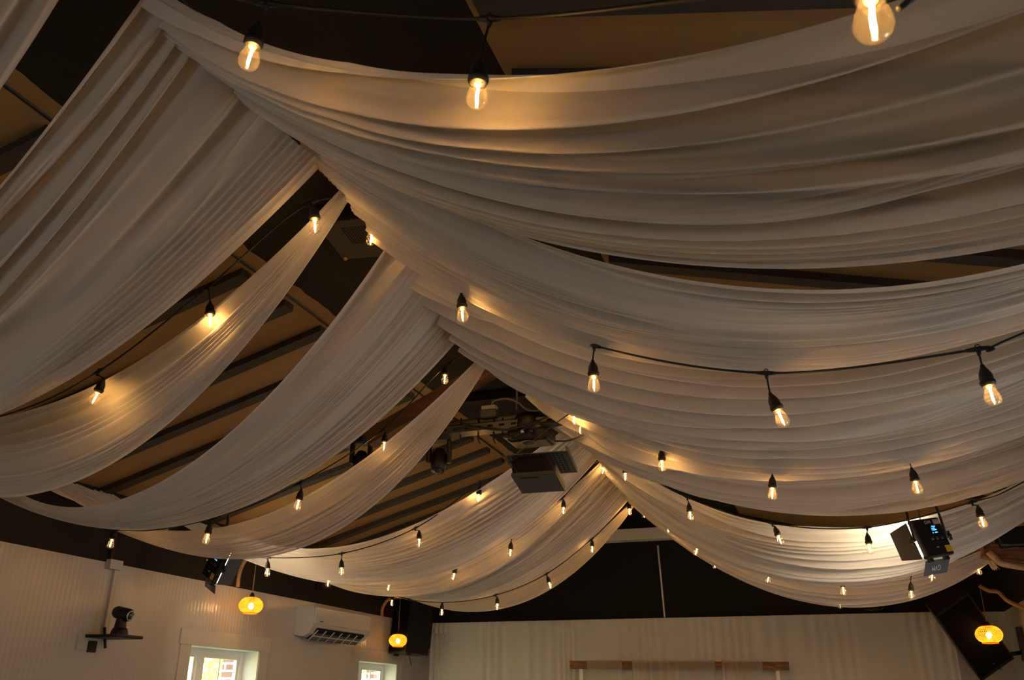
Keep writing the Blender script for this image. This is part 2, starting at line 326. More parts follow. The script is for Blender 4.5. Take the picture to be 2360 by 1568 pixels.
# outside: ground, brick pier, a leafy tree
st(MB().box(-30, XL-0.4, -10, 40, -0.12, -0.02).build('ground_outside', 'ground_green'))
p = atX(523, 1545, -6.6)
tag(MB().box(-6.64, -6.52, p.y-0.04, p.y+0.05, -0.05, 3.2).build('brick_pier', 'brick'), 'red brick pier outside the left window beside the bright garden', 'pier')
p2 = atX(854, 1548, -6.6)
tag(MB().box(-6.64, -6.52, p2.y-0.05, p2.y+0.06, -0.05, 3.2).build('brick_pier', 'brick'), 'red brick pier outside the narrow far window', 'pier')
def tree(cx, cy, label):
    rng = random.Random(int(cx*7+cy)); t = thing('garden_tree', (cx, cy, -0.02), label, 'tree', 'trees outside the windows')
    tr = MB(); tr.tube([(0, 0, 0), (0.05, 0.02, 1.2), (0.0, 0.1, 2.4), (0.1, 0.1, 3.4)], [0.16, 0.13, 0.1, 0.05], 8); tr.build('trunk', 'bark_brown', t)
    lf = MB()
    for k in range(5200):
        a = rng.uniform(0, 2*math.pi); b = rng.uniform(-1, 1); r = 1.9*rng.uniform(0.4, 1)**0.5; c = Vector((r*math.cos(a)*math.sqrt(1-b*b), r*math.sin(a)*math.sqrt(1-b*b), 2.3+1.5*b*r/1.9))
        d = Vector((rng.gauss(0, 1), rng.gauss(0, 1), rng.gauss(0, 1))).normalized(); e = d.orthogonal().normalized()*0.03; d *= 0.055
        lf.add([c-d, c+e, c+d, c-e], [(0, 1, 2, 3)])
    lf.build('foliage', 'leaf_green', t)
tree(-11.5, 13.2, 'leafy green tree in the garden seen through the near window')
tree(-11.0, 21.0, 'leafy green tree in the garden seen through the far window')

# ------------------------------------------------------------------ cloth
def vnoise(seed, n=256):
    r = np.random.RandomState(seed); t = r.uniform(-1, 1, n)
    def f(x):
        i = np.floor(x).astype(int); a = x-i; a = a*a*(3-2*a); return t[i % n]*(1-a)+t[(i+1) % n]*a
    return f
def grid_mesh(name, P, m, parent=None):
    nu, nv = P.shape[:2]; me = bpy.data.meshes.new(name); me.vertices.add(nu*nv); me.vertices.foreach_set('co', P.reshape(-1).astype(np.float32))
    i = np.arange(nu-1)[:, None]*nv+np.arange(nv-1)[None]; q = np.stack([i, i+nv, i+nv+1, i+1], -1).reshape(-1, 4)
    me.loops.add(q.size); me.loops.foreach_set('vertex_index', q.reshape(-1).astype(np.int32)); me.polygons.add(len(q))
    me.polygons.foreach_set('loop_start', (np.arange(len(q))*4).astype(np.int32)); me.polygons.foreach_set('loop_total', np.full(len(q), 4, np.int32))
    me.polygons.foreach_set('use_smooth', np.ones(len(q), bool)); me.update()
    uv = me.uv_layers.new(name='UVMap'); U = np.repeat(np.linspace(0, 1, nu), nv); V = np.tile(np.linspace(0, 1, nv), nu)
    uv.data.foreach_set('uv', np.stack([U[q.reshape(-1)], V[q.reshape(-1)]], 1).reshape(-1).astype(np.float32))
    me.materials.append(MATS[m]); o = bpy.data.objects.new(name, me); COL.objects.link(o)
    if parent: o.parent = parent
    return o
# each edge of a drape hangs as a catenary-like curve between the middle wire and the eaves:
# (y at the wire, y at the eaves, sideways bow, sag, skew, flatness, z at the wire, z at the eaves) above the eye
EDGE = {
    'L0f': (1.295, 1.47, 0.275, 0.619, -0.009, 0.003, 1.917, 1.443),
    'L1n': (1.5, 2.284, 0.054, 0.597, 0.002, -0.003, 1.924, 1.442),
    'L1f': (2.469, 3.148, 0.0, 0.485, -0.01, 0.002, 1.926, 1.47),
    'L2n': (2.638, 3.367, 0.082, 0.373, -0.045, -0.003, 1.934, 1.54),
    'L2f': (2.719, 3.416, 0.196, 0.662, -0.011, 0.04, 1.93, 1.374),
    'L3n': (3.13, 4.241, 0.079, 0.616, -0.017, 0.038, 1.979, 1.393),
    'L3f': (4.127, 4.126, 0.156, 0.628, -0.025, -0.011, 1.957, 1.291),
    'L4n': (4.463, 5.099, 0.009, 0.569, 0.013, -0.015, 1.983, 1.368),
    'L4f': (4.546, 5.178, 0.36, 0.662, -0.085, -0.011, 1.989, 1.251),
    'L5n': (6.204, 6.514, -0.002, 0.523, 0.059, -0.053, 1.999, 1.494),
    'L5f': (7.103, 6.468, 0.225, 0.681, -0.08, -0.015, 1.98, 1.303),
    'L6n': (7.185, 7.415, -0.011, 0.609, 0.015, -0.004, 1.956, 1.431),
    'L6f': (7.297, 7.421, 0.141, 0.753, -0.047, 0.019, 1.936, 1.411),
    'L7n': (7.284, 8.315, -0.003, 0.638, 0.013, -0.0, 1.944, 1.418),
    'L7f': (8.354, 8.372, 0.13, 0.711, -0.052, 0.007, 1.88, 1.462),
    'L8n': (8.445, 9.239, 0.053, 0.626, -0.018, -0.004, 1.888, 1.461),
    'L8f': (8.584, 9.279, 0.194, 0.739, -0.079, 0.027, 1.865, 1.455),
    'R1n': (1.51, 1.057, 0.115, 0.578, -0.11, -0.002, 1.965, 1.557),
    'R1f': (2.02, 2.308, 0.058, 0.623, -0.051, 0.002, 1.954, 1.475),
    'R2n': (2.004, 2.479, 0.26, 0.612, -0.027, -0.044, 1.976, 1.555),
    'R2f': (3.352, 3.032, 0.109, 0.627, -0.086, -0.02, 2.035, 1.625),
    'R3n': (3.36, 3.453, 0.17, 0.543, -0.089, -0.056, 2.025, 1.727),
    'R3f': (5.308, 4.447, -0.02, 0.587, -0.111, 0.022, 1.961, 1.54),
    'R4n': (5.305, 4.869, 0.013, 0.523, -0.1, -0.005, 1.936, 1.622),
    'R4f': (6.387, 5.658, 0.009, 0.596, -0.041, 0.006, 2.005, 1.491),
    'R5n': (6.491, 6.485, 0.059, 0.665, -0.071, -0.019, 2.011, 1.627),
    'R5f': (7.717, 7.389, -0.04, 0.868, -0.058, 0.039, 1.941, 1.577),
    'R6n': (7.869, 8.249, -0.028, 0.713, -0.097, 0.032, 1.927, 1.475),
    'R6f': (8.501, 8.436, 0.029, 0.867, 0.079, 0.008, 1.879, 1.533),
}

def edge(p, side, T):
    Yr, Ye, b, s, a, c, zr, ze = [np.asarray(q)[None, :] if np.ndim(q) else q for q in p]
    xe = XL+0.03 if side == 'L' else XR-0.03
    T = T[:, None]; q = 2*T-1
    return np.stack(np.broadcast_arrays(-1.7+(xe+1.7)*T, Yr+(Ye-Yr)*T+4*b*T*(1-T), EZ+zr+(ze-zr)*T-4*T*(1-T)*(s+a*q+c*q*q)), -1)
def drape(near, far, N, seed, label, cat='ceiling drape', amp=1.0, fine=0.3, m='drape_cloth', vpow=1.0, nv=240, nu=120, broad=0.5, end_gather=0.25, dens=1.0, ext=0.045):
    side = near[0]; A = np.array(EDGE[near]); B = np.array(EDGE[far]); T = np.linspace(-ext if side == 'L' else 0.0, 1, nu); v = np.linspace(0, 1, nv); vv = v**vpow
    ps = [A[k]*(1-vv)+B[k]*vv for k in range(8)]
    # the cloth is gathered where it is tied at the eaves
    mid = (A[1]+B[1])/2; ps[1] = mid+(ps[1]-mid)*1.0
    P = edge(ps, side, T)
    E0, E1 = P[:, 0], P[:, -1]; Wd = np.linalg.norm(E1-E0, axis=1); Wm = Wd.max()
    g = np.clip((T-0.86)/0.14, 0, 1)[:, None]                    # tie at the eaves
    P[:, :, 1] = P[:, :, 1]+(P[:, :, 1].mean(1, keepdims=True)-P[:, :, 1])*g*end_gather
    P[:, :, 2] -= (0.05*Wd[:, None]*np.sin(np.pi*v)[None, :])
    du = np.gradient(P, axis=0); dv = np.gradient(P, axis=1); Nn = np.cross(du, dv); Nn /= np.linalg.norm(Nn, axis=2, keepdims=True)+1e-9
    lam = np.maximum(Wd, 0.10)/N; r = np.clip(Wd/Wm, 0, 1); a = lam*(0.29+0.10*(1-r))*amp
    n1, n2, n3, n4, n5 = (vnoise(seed*10+k) for k in range(5)); VV = np.broadcast_to(v[None], (nu, nv)); TT = np.broadcast_to(T[:, None], (nu, nv))
    VD = VV**dens; slope = np.clip(dens*np.maximum(VV, 1e-3)**(dens-1), 0.35, 3)
    ph = N*VD+1.3*n1(VD*N*0.45+TT*0.9)+0.55*n2(VD*N*0.8-TT*1.7+9)
    x = 2*np.pi*ph
    f = np.sin(x)+0.35*np.sin(2*x+1.0+n3(VV*3)*2)
    mod = (0.55+0.6*n3(VD*N*0.35+TT*1.2+30))/slope
    ph2 = N*2.9*VD+1.6*n4(VD*N*1.1+TT*2.2)
    f2 = (1-np.abs(np.sin(np.pi*ph2))**0.6)*2-0.8
    mod2 = np.clip(0.35+1.2*n5(VD*N*0.4-TT*2.0+50), 0, 1.3)/slope
    big = n5(VV*2.6+TT*0.5+70)
    h = f*mod+fine*f2*mod2+broad*1.8*big
    edgefade = np.clip(np.minimum(v, 1-v)*25, 0.15, 1)[None]
    P = P+Nn*(a[:, None]*h*edgefade)[:, :, None]
    o = grid_mesh('ceiling_drape', P, m); tag(o, label, cat, 'white drapes swagged from the middle wire'); return o
# left drapes, nearest first
EDGE['L0n'] = (0.35, 0.5, 0.1, 0.6, 0, 0, 1.92, 1.44)
drape('L0n', 'L0f', 7, 1, 'white drape cutting across the top left corner of the photo')
drape('L1n', 'L1f', 8, 2, 'widest white drape on the left, nearest but one, with broad soft folds', broad=0.8, amp=1.45, fine=0.12, nv=300, dens=0.85, ext=0.012)
drape('L2n', 'L2f', 9, 3, 'narrow white left drape fanning out from a tight gather beside the perforated ceiling box', amp=1.0, dens=1.3)
drape('L3n', 'L3f', 12, 4, 'white left drape that starts wide at the wire beside the lone high bulb', fine=0.4, nv=320, amp=1.1, dens=1.7)
drape('L4n', 'L4f', 8, 5, 'narrow white left drape ending above the left video light', amp=1.0, dens=1.2)
drape('L5n', 'L5f', 11, 6, 'white left drape running down behind the projector', amp=0.9)
drape('L6n', 'L6f', 6, 7, 'slim white left drape just beyond the projector one', nv=160)
drape('L7n', 'L7f', 13, 8, 'finely pleated white left drape, last but one before the end wall', nv=300, fine=0.5)
drape('L8n', 'L8f', 5, 9, 'last slim white left drape, edging the dark gable', nv=160)
# right drapes, nearest first
drape('R1n', 'R1f', 8, 11, 'nearest white drape across the upper right, with a hem lit by two bulbs', m='drape_cloth_wide_hem', broad=0.8, fine=0.08, amp=1.15, nv=320, nu=160, dens=1.5)
drape('R2n', 'R2f', 12, 12, 'second white right drape, below the long dark gap', nv=340, nu=160, fine=0.3, dens=1.5, amp=1.5)
drape('R3n', 'R3f', 11, 13, 'third white right drape, behind the large hanging bulbs on the black cable', nv=320, nu=160, amp=1.35, fine=0.25, dens=1.1)
drape('R4n', 'R4f', 8, 14, 'fourth white right drape, directly above the right video light', nv=240, amp=1.25)
drape('R5n', 'R5f', 9, 15, 'white right drape lit bright by the video light beside it', nv=260)
drape('R6n', 'R6f', 5, 16, 'last white right drape, lowest one above the end curtain', nv=200)
# the wire the drapes hang over
tag(MB().tube([(-1.66, y_, EZ+2.0) for y_ in np.linspace(0.2, 9.2, 30)]+[(-1.75, YE, EZ+1.95)], 0.004, 6).build('middle_wire', 'dark_metal'), 'thin wire along the middle of the ceiling carrying the drapes', 'wire')
# rosettes of tied cloth ends at the left eaves
def eave_swag(y0, y1, label, seed):
    nu, nv = 30, 160; u = np.linspace(0, 1, nu)[:, None]; v = np.linspace(0, 1, nv)[None]; n1 = vnoise(seed); n2 = vnoise(seed+3)
    fo = np.sin(2*np.pi*(11*v+1.2*n1(v*7)+0.6*u))*(0.6+0.5*n2(v*6))
    X = XL+0.06+0.34*u*(0.6+0.4*np.sin(np.pi*v))+0.012*fo; Y = y0+(y1-y0)*v+0.42*u; Z = ZE-0.03-0.17*u-0.03*np.sin(v*9)*u-0.02*fo+0.012*n1(v*40)*(1-u)
    o = grid_mesh('tied_cloth_end', np.stack(np.broadcast_arrays(X, Y, Z), -1), 'drape_cloth'); tag(o, label, 'cloth', 'tied cloth ends at the left eaves')
eave_swag(4.35, 5.3, 'crumpled white cloth end tied under the eaves above the dark wall, far left', 21)
eave_swag(5.75, 6.25, 'crumpled white cloth end tied at the eaves above the left video light', 22)

# curtain on the end wall
def pleats(x0, x1, z0, z1, y, n, amp, seed, nv=40, skew=0.0, nx=None):
    nx = nx or int((x1-x0)*110); n1, n2 = vnoise(seed), vnoise(seed+1); x = np.linspace(0, 1, nx)[:, None]; z = np.linspace(0, 1, nv)[None]
    wv = np.sin(2*np.pi*(n*x+1.4*n1(x*n*0.4)))*(0.5+0.6*n2(x*n*0.3+5)); X = x0+(x1-x0)*x+skew*z*(x-0.5)+0.004*np.sin(z*5+x*40)
    Y = y-amp*wv*(0.45+0.55*z)+0*z; Z = z1-(z1-z0)*z+0*x
    return np.stack(np.broadcast_arrays(X, Y, Z), -1)
t = thing('end_curtain', (0, 0, 0), 'wide sheer cream curtain covering the end wall below the dark gable', 'curtain')
grid_mesh('curtain_sheet', pleats(-5.02, 1.25, 0.05, ZW-0.01, YE-0.12, 46, 0.028, 31), 'curtain_cloth', t)
tp = grid_mesh('header_band', pleats(-5.02, 1.25, ZW-0.135, ZW-0.003, YE-0.155, 46, 0.022, 31, 6), 'curtain_cloth', t)
t = thing('arch_rail', (-1.79, 10.9, EZ+0.43), 'dark wooden board in front of the end curtain carrying sheer white panels', 'wooden rail')
MB().box(-1.28, 1.28, -0.02, 0.02, -0.045, 0.045, Matrix.Rotation(math.radians(0.6), 4, 'Y')).build('board', 'wood_brown', t)
for x in (-1.15, 1.15): MB().box(x-0.02, x+0.02, 0.022, 0.05, -2.03, 0.0).build('post', 'cream_board', t)
for (a, b, sk, s, lab) in ((1353, 1433, 0.05, 41, 'left sheer white panel over the wooden board'), (1457, 1647, 0.1, 42, 'broad middle sheer white panel over the wooden board'), (1663, 1757, -0.1, 43, 'right sheer white panel over the wooden board')):
    xa = atY(a, 1535, 10.85).x; xb = atY(b, 1535, 10.85).x
    o = grid_mesh('sheer_panel', pleats(xa, xb, 0.1, EZ+0.49, 10.845, max(4, int((xb-xa)*13)), 0.014, s, 30, sk), 'sheer_cloth'); tag(o, lab, 'sheer panel', 'sheer panels over the wooden board')
# cream beam and thin pole on the dark gable
tag(MB().box(-2.95, -0.9, 11.0, 11.16, EZ+1.93, EZ+2.07).build('cream_beam', 'cream_board'), 'short cream coloured beam across the top of the dark gable', 'beam')
a_ = atY(1516, 1258, 11.12); b_ = atY(1532, 1424, 11.12)
tag(MB().tube([a_, b_], 0.011, 8).build('thin_pole', 'cream_board'), 'thin pale pole running down the middle of the dark gable', 'pole')

# ------------------------------------------------------------------ light strings
def drop_bulb_parts(): pass
SOCK = [(0.0001, 0.066), (0.006, 0.066), (0.007, 0.058), (0.011, 0.052), (0.0175, 0.038), (0.0195, 0.028), (0.0195, 0.014), (0.0225, 0.013), (0.0225, 0.004), (0.0195, 0.003), (0.0195, -0.003), (0.0165, -0.0035), (0.0001, -0.0035)]
GLASS = [(0.0135, -0.002), (0.0145, -0.008), (0.0175, -0.018), (0.0215, -0.029), (0.0240, -0.040), (0.0238, -0.047), (0.0215, -0.055), (0.0165, -0.061), (0.0095, -0.0645), (0.0005, -0.0655)]
def make_bulb():
    t = thing('hanging_bulb', (0, 0, 0), 'x', 'light bulb')
    MB().lathe(SOCK, 18).build('socket', 'black_rubber', t)
    gl_ = MB().lathe(GLASS, 24).build('glass', 'clear_glass', t)
    MB().tube([(0.001, 0, -0.014), (0.0, 0.0006, -0.032), (-0.001, 0, -0.050)], 0.0028, 8).build('filament', 'filament_glow', gl_)
    MB().lathe([(0.0001, -0.0035), (0.009, -0.0036), (0.0075, -0.008), (0.0028, -0.013), (0.0001, -0.0135)], 12).build('filament_stem', 'stem_glow', gl_)
    return t
proto = make_bulb(); used = [False]
def place_bulb(M, label, group):
    if not used[0]: r = proto; used[0] = True
    else:
        r = proto.copy(); COL.objects.link(r)
        for ch in proto.children:
            if ch.name.startswith('cord'): continue
            c = ch.copy(); COL.objects.link(c); c.parent = r
            for g2 in ch.children:
                d = g2.copy(); COL.objects.link(d); d.parent = c
    r.matrix_world = M; tag(r, label, 'light bulb', group); return r
def spline(pts, k=8):
    pts = [Vector(p) for p in pts]; out_ = []
    for i in range(len(pts)-1):
        p0 = pts[max(i-1, 0)]; p1 = pts[i]; p2 = pts[i+1]; p3 = pts[min(i+2, len(pts)-1)]
        for j in range(k):
            t_ = j/k; out_.append(0.5*((2*p1)+(p2-p0)*t_+(2*p0-5*p1+4*p2-p3)*t_*t_+(3*p1-p0-3*p2+p3)*t_**3))
    out_.append(pts[-1]); return out_
def string(name_lab, items, start, end, group, extra=None):
    """items: (y, (glass px), (cable node px) or None, (socket top px) or None); labels come with them"""
    nodes = []; junc = MB(); drops = []
    for it in items:
        y, C, Tn, S, lab = it
        if C is None: nodes.append((atY(Tn[0], Tn[1], y), False)); continue
        c = atY(C[0], C[1], y)
        if S:
            s = atY(S[0], S[1], y); ax = (s-c).normalized()
        else: ax = Vector((0, 0, 1))
        top = c+ax*(0.066+0.036)
        tn = atY(Tn[0], Tn[1], Tn[2] if len(Tn) > 2 else y) if Tn else c+Vector((0, 0, 0.20))
        M = frame(c+ax*0.036, Vector((0.3, 1, 0)).cross(ax) if abs(ax.z) < 0.999 else Vector((1, 0, 0)), ax)
        M = frame(c+ax*0.036, ax.orthogonal(), ax)
        b = place_bulb(M, lab, group)
        # drop cord from the cable to the socket, a part of the bulb
        pts = spline([tn-Vector((0, 0, 0.012)), tn*0.55+top*0.45+Vector((0, 0, -0.008))-ax*0.0, top-ax*0.002], 6)
        Mi = M.inverted(); cd = MB(); cd.tube([Mi @ p_ for p_ in pts], 0.0032, 7); cd.build('cord', 'black_rubber', b)
        nodes.append((tn, True))
    allp = [Vector(p_) for p_ in start]+[q_[0] for q_ in nodes]+[Vector(p_) for p_ in end]
    path = []
    for i in range(len(allp)-1):                                  # sag a little between nodes
        pass
    path = spline(allp, 10)
    t = thing('string_light_cable', tuple(allp[0]), name_lab, 'cable', 'black cables of the light strings'); off = Vector(allp[0])
    MB().tube([p_-off for p_ in path], 0.0042, 8).build('cable', 'black_rubber', t)
    for i, (tn, real) in enumerate(nodes):
        if not real: continue
        k = len(start)+i; d = (allp[min(k+1, len(allp)-1)]-allp[k-1]).normalized(); o_ = tn-off
        j = MB(); j.tube([o_-d*0.034, o_-d*0.018, o_, o_+d*0.018, o_+d*0.034], [0.0055, 0.0075, 0.009, 0.0075, 0.0055], 8)
        j.tube([o_, o_-Vector((0, 0, 0.022))], [0.009, 0.005], 8)
        j.tube([o_+Vector((0, 0, 0.008))+d*0.007*math.cos(q)+Vector((0, 0, 0.007*math.sin(q))) for q in np.linspace(-0.3, math.pi+0.3, 8)], 0.0018, 5)
        j.build('junction', 'black_rubber', t)
L_ = 'clear filament bulb '
string('black cable at the very top of the photo with three big near bulbs',
    [(1.29, (575, 134), (615, 8), (592, 70), L_+'hanging top left in front of the nearest drape hem'),
     (1.395, (1100, 222), (1128, 43), (1104, 150), L_+'at top middle, its glow bright on the drape hem'),
     (0.93, (2012, 46), (2010, -60), (2004, -20), L_+'out of focus at the top right, its socket out of frame')],
    [(-1.7, 1.35, EZ+1.9), tuple(atY(480, -25, 1.2))], [tuple(atY(2330, -150, 0.9)), (XR, 0.7, EZ+1.5)], 'bulbs on the topmost light string')
string('long black cable from the left eaves over the wire and across the right drapes',
    [(2.92, (218, 920), (226, 857), (233, 888), L_+'low at the left edge, leaning, below a dark cable junction'),
     (2.83, (484, 742), (482, 660), (484, 705), L_+'glowing on the narrow left drape, in front of its middle'),
     (2.56, (726, 522), (716, 468), (724, 480), L_+'near the top of the narrow left drape by its gather'),
     (3.02, (855, 551), (856, 498), None, L_+'alone against the dark ceiling beside the perforated box'),
     (3.02, (1066, 727), (1078, 664), (1063, 680), L_+'where the drapes meet in the middle of the photo'),
     (3.5, None, (1220, 722), None, None),
     (3.05, (1369, 887), (1369, 797), (1366, 835), L_+'hanging straight below a junction, left one of three on the right drapes'),
     (2.98, (1802, 966), (1766, 860), (1781, 921), L_+'leaning right, middle one of three on the right drapes'),
     (2.78, (2287, 914), (2254, 805), (2269, 860), L_+'large one near the right edge, rightmost of three')],
    [(XL, 3.3, EZ+1.5), tuple(atY(-300, 1010, 3.15)), tuple(atY(0, 960, 3.0))], [tuple(atY(2350, 772, 2.78)), (XR, 2.8, EZ+1.45)], 'bulbs on the front light string')
string('black cable crossing the fourth and fifth left drapes and passing behind the third right one',
    [(4.9, (79, 1206), (100, 1153), (86, 1180), L_+'at the far left against the dark wall band'),
     (4.75, (255, 1255), (266, 1222), (262, 1232), L_+'above the white wall conduit on the left'),
     (4.45, (476, 1244), (482, 1198), (481, 1222), L_+'low on the left drape above the left video light'),
     (4.42, (686, 1166), (693, 1112), (692, 1140), L_+'midway down the drape left of the moving head light'),
     (4.75, (885, 1032), (886, 988), (887, 1010), L_+'in front of the left lamp of the truss'),
     (4.85, (1025, 876), (1040, 835), None, L_+'against the reddish timber, left of the narrow gather'),
     (5.0, (1162, 853), (1160, 815), None, L_+'against the dark ceiling above the projector'),
     (5.7, None, (1400, 985), None, None),
     (4.80, (1526, 1076), (1527, 1028, 5.12), (1525, 1054), L_+'first of three hanging below the third right drape'),
     (5.7, None, (1640, 1035), None, None),
     (4.66, (1780, 1140), (1781, 1072, 4.97), (1780, 1112), L_+'middle of three hanging below the third right drape'),
     (5.6, None, (1940, 1035), None, None),
     (4.50, (2114, 1126), (2093, 1050, 4.78), (2106, 1098), L_+'last of three hanging below the third right drape')],
    [(XL, 5.0, EZ+1.45), tuple(atY(60, 1140, 5.0))], [tuple(atY(2250, 960, 5.3)), (XR, 5.2, EZ+1.45)], 'bulbs on the second light string')
string('black cable in front of the projector drape and behind the right video light',
    [(6.15, (616, 1321), (617, 1286), (617, 1300), L_+'on the bright cloth right of the left video light'),
     (6.2, (787, 1319), (788, 1276), (787, 1298), L_+'straight below a cable junction above the air conditioner'),
     (6.25, (966, 1253), (957, 1218), (966, 1232), L_+'on the drape below the stripes of dark battens'),
     (6.3, (1102, 1150), (1105, 1112), (1105, 1128), L_+'beside the left edge of the projector'),
     (4.9, (1323, 969), (1321, 948), None, L_+'upper one of two right of the projector at the wire'),
     (5.3, (1337, 992), (1334, 975), None, L_+'lower small one of two right of the projector at the wire'),
     (6.5, (1441, 1101), (1443, 1068), (1441, 1080), L_+'casting a warm streak just right of the wire'),
     (6.35, (1591, 1191), (1584, 1147), (1588, 1168), L_+'glowing on the fifth right drape, second from the wire'),
     (6.15, (1798, 1246), (1780, 1207), (1789, 1224), L_+'leaning, glowing on the fifth right drape, third from the wire'),
     (5.9, (2005, 1267), (1998, 1216), (2001, 1245), L_+'left of the right video light'),
     (5.5, (2265, 1206), (2240, 1158), (2258, 1183), L_+'right of the right video light, leaning')],
    [(XL, 6.2, EZ+1.45), tuple(atY(540, 1270, 6.2))], [tuple(atY(2350, 1116, 5.3)), (XR, 5.1, EZ+1.5)], 'bulbs on the third light string')
string('black cable beside the slim left drape beyond the projector',
    [(7.1, (756, 1346), (757, 1322), None, L_+'peeping below the drapes above the air conditioner'),
     (7.1, (895, 1356), (895, 1330), None, L_+'under the drape edge right of the air conditioner'),
     (7.12, (1045, 1331), (1051, 1309), (1048, 1318), L_+'leaning, on the slim drape, lower of its three'),
     (7.13, (1176, 1276), (1179, 1240), (1177, 1262), L_+'on the slim drape below the projector'),
     (7.15, (1299, 1179), (1296, 1148), (1299, 1163), L_+'on the slim drape right of the projector'),
     (7.18, (1390, 1086), (1396, 1063), (1392, 1074), L_+'at the top gather of the slim drape'),
     (7.9, (1540, 1222), (1545, 1195), None, L_+'hidden but glowing through the edge of the right drape'),
     (7.78, (1604, 1274), (1610, 1246), (1608, 1260), L_+'at the dark edge of the right drape, upper larger one'),
     (7.68, (1770, 1337), (1774, 1306), (1773, 1325), L_+'on the low right drape, square dark socket, left of centre'),
     (7.6, (1944, 1364), (1942, 1325), (1942, 1350), L_+'on the lowest right drapes, directly above a smaller one'),
     (7.6, (2101, 1373), (2099, 1325), (2100, 1361), L_+'small one left below the right video light'),
     (7.5, (2148, 1332), (2147, 1292), (2149, 1318), L_+'just below the right video light')],
    [(XL, 7.1, EZ+1.45)], [tuple(atY(2300, 1215, 7.4)), (XR, 7.3, EZ+1.4)], 'bulbs on the fourth light string')
string('black cable along the last slim left drape by the gable',
    [(9.0, (903, 1391), (900, 1372), None, L_+'against the dark wall above the small bamboo lamp'),
     (8.5, (1018, 1413), (1020, 1389), None, L_+'lowest on the left, over the corner of the end curtain'),
     (8.45, (1146, 1400), (1143, 1372), None, L_+'at the lowest sag of the last left drape'),
     (8.42, (1268, 1351), (1260, 1323), (1264, 1338), L_+'leaning at the gable edge of the last left drape'),
     (8.4, (1365, 1268), (1363, 1244), None, L_+'on the last left drape halfway up to the wire'),
     (8.4, (1451, 1181), (1450, 1164), None, L_+'left one of the pair at the far end of the wire'),
     (8.5, (1485, 1188), (1488, 1168), None, L_+'right one of the pair at the far end of the wire'),
     (8.72, (1647, 1304), (1642, 1280), (1645, 1296), L_+'small one low on the dark gable edge of the right drape'),
     (8.72, (1787, 1363), (1780, 1340), (1784, 1355), L_+'tiny one under the square socket bulb of the right drape'),
     (8.7, (1936, 1396), (1932, 1376), None, L_+'tiny one at the lowest point of the right drapes'),
     (8.5, (2256, 1318), (2248, 1296), (2251, 1306), L_+'at the right end of the drapes by the gnarled bracket')],
    [(XL, 9.1, EZ+1.4)], [(XR, 8.5, EZ+1.4)], 'bulbs on the fifth light string')

# ------------------------------------------------------------------ bamboo pendant lamps on wooden arms
def pendant(c, R, cord_top, arm, label, alabel, seed):
    t = thing('bamboo_pendant', c, label, 'pendant lamp', 'bamboo pendant lamps'); H = R*0.62
    prof = [(R*0.42, H), (R*0.62, H*0.93), (R*0.86, H*0.6), (R*0.99, H*0.18), (R, -H*0.05), (R*0.95, -H*0.4), (R*0.80, -H*0.75), (R*0.60, -H*0.95), (R*0.56, -H*1.05)]
    cr = spline([(r, 0, z) for r, z in prof], 4); m = len(cr); w_ = MB(); n = 44
    for d in (1, -1):                                             # two layers of slanting strips
        for k in range(n):
            vs = []; fs = []
            for i, p_ in enumerate(cr):
                for q in (-0.23, 0.23):
                    a = 2*math.pi*(k+q)/n+d*1.1*i/m; vs.append((p_[0]*math.cos(a)*(1+0.006*d), p_[0]*math.sin(a)*(1+0.006*d), p_[2]))
            for i in range(m-1): fs.append((i*2, i*2+1, i*2+3, i*2+2))
            w_.add(vs, fs)
    sh = w_.build('lamp_shade', 'bamboo_strip', t)
    MB().tube([(R*0.57*math.cos(a), R*0.57*math.sin(a), -H*1.06) for a in np.linspace(0, 2*math.pi, 30)], R*0.045, 6).build('bottom_rim', 'bamboo_strip', sh)
    MB().tube([(R*0.42*math.cos(a), R*0.42*math.sin(a), H) for a in np.linspace(0, 2*math.pi, 24)], R*0.05, 6).build('top_rim', 'bamboo_strip', sh)
    MB().lathe([(0.001, H+0.045), (R*0.12, H+0.042), (R*0.20, H+0.02), (R*0.24, H-0.01), (R*0.24, H-0.03), (0.001, H-0.03)], 14).build('lamp_holder', 'black_plastic', t)
    MB().sphere((0, 0, -H*0.12), R*0.22, R*0.22, R*0.27, 14).build('bulb', 'lamp_core', t)
    ct = Vector(cord_top)-Vector(c); MB().tube([(0, 0, H+0.04), tuple(ct*0.5), tuple(ct)], 0.004, 6).build('cord', 'rope_brown', t)
    tag(MB().tube(spline(arm, 6), 0.020, 8).build('wooden_arm', 'wood_pale'), alabel, 'lamp bracket', 'curved wooden arms of the bamboo lamps')
pendant((-4.98, 6.99, EZ+0.81), 0.108, (-4.98, 6.99, EZ+1.27), [(-5.18, 7.03, EZ+0.985), (-5.18, 7.03, EZ+1.10), (-5.12, 7.01, EZ+1.22), (-4.97, 6.99, EZ+1.28)],
        'glowing bamboo lamp between the left video light and the air conditioner', 'pale bent wooden arm holding the nearer left bamboo lamp', 1)
pendant((-4.93, 9.92, EZ+0.69), 0.108, (-4.93, 9.92, EZ+1.20), [(-5.18, 9.95, EZ+0.98), (-5.18, 9.95, EZ+1.07), (-5.10, 9.94, EZ+1.17), (-4.92, 9.92, EZ+1.20)],
        'small glowing bamboo lamp in front of the left loudspeaker', 'pale bent wooden arm beside the left loudspeaker', 2)
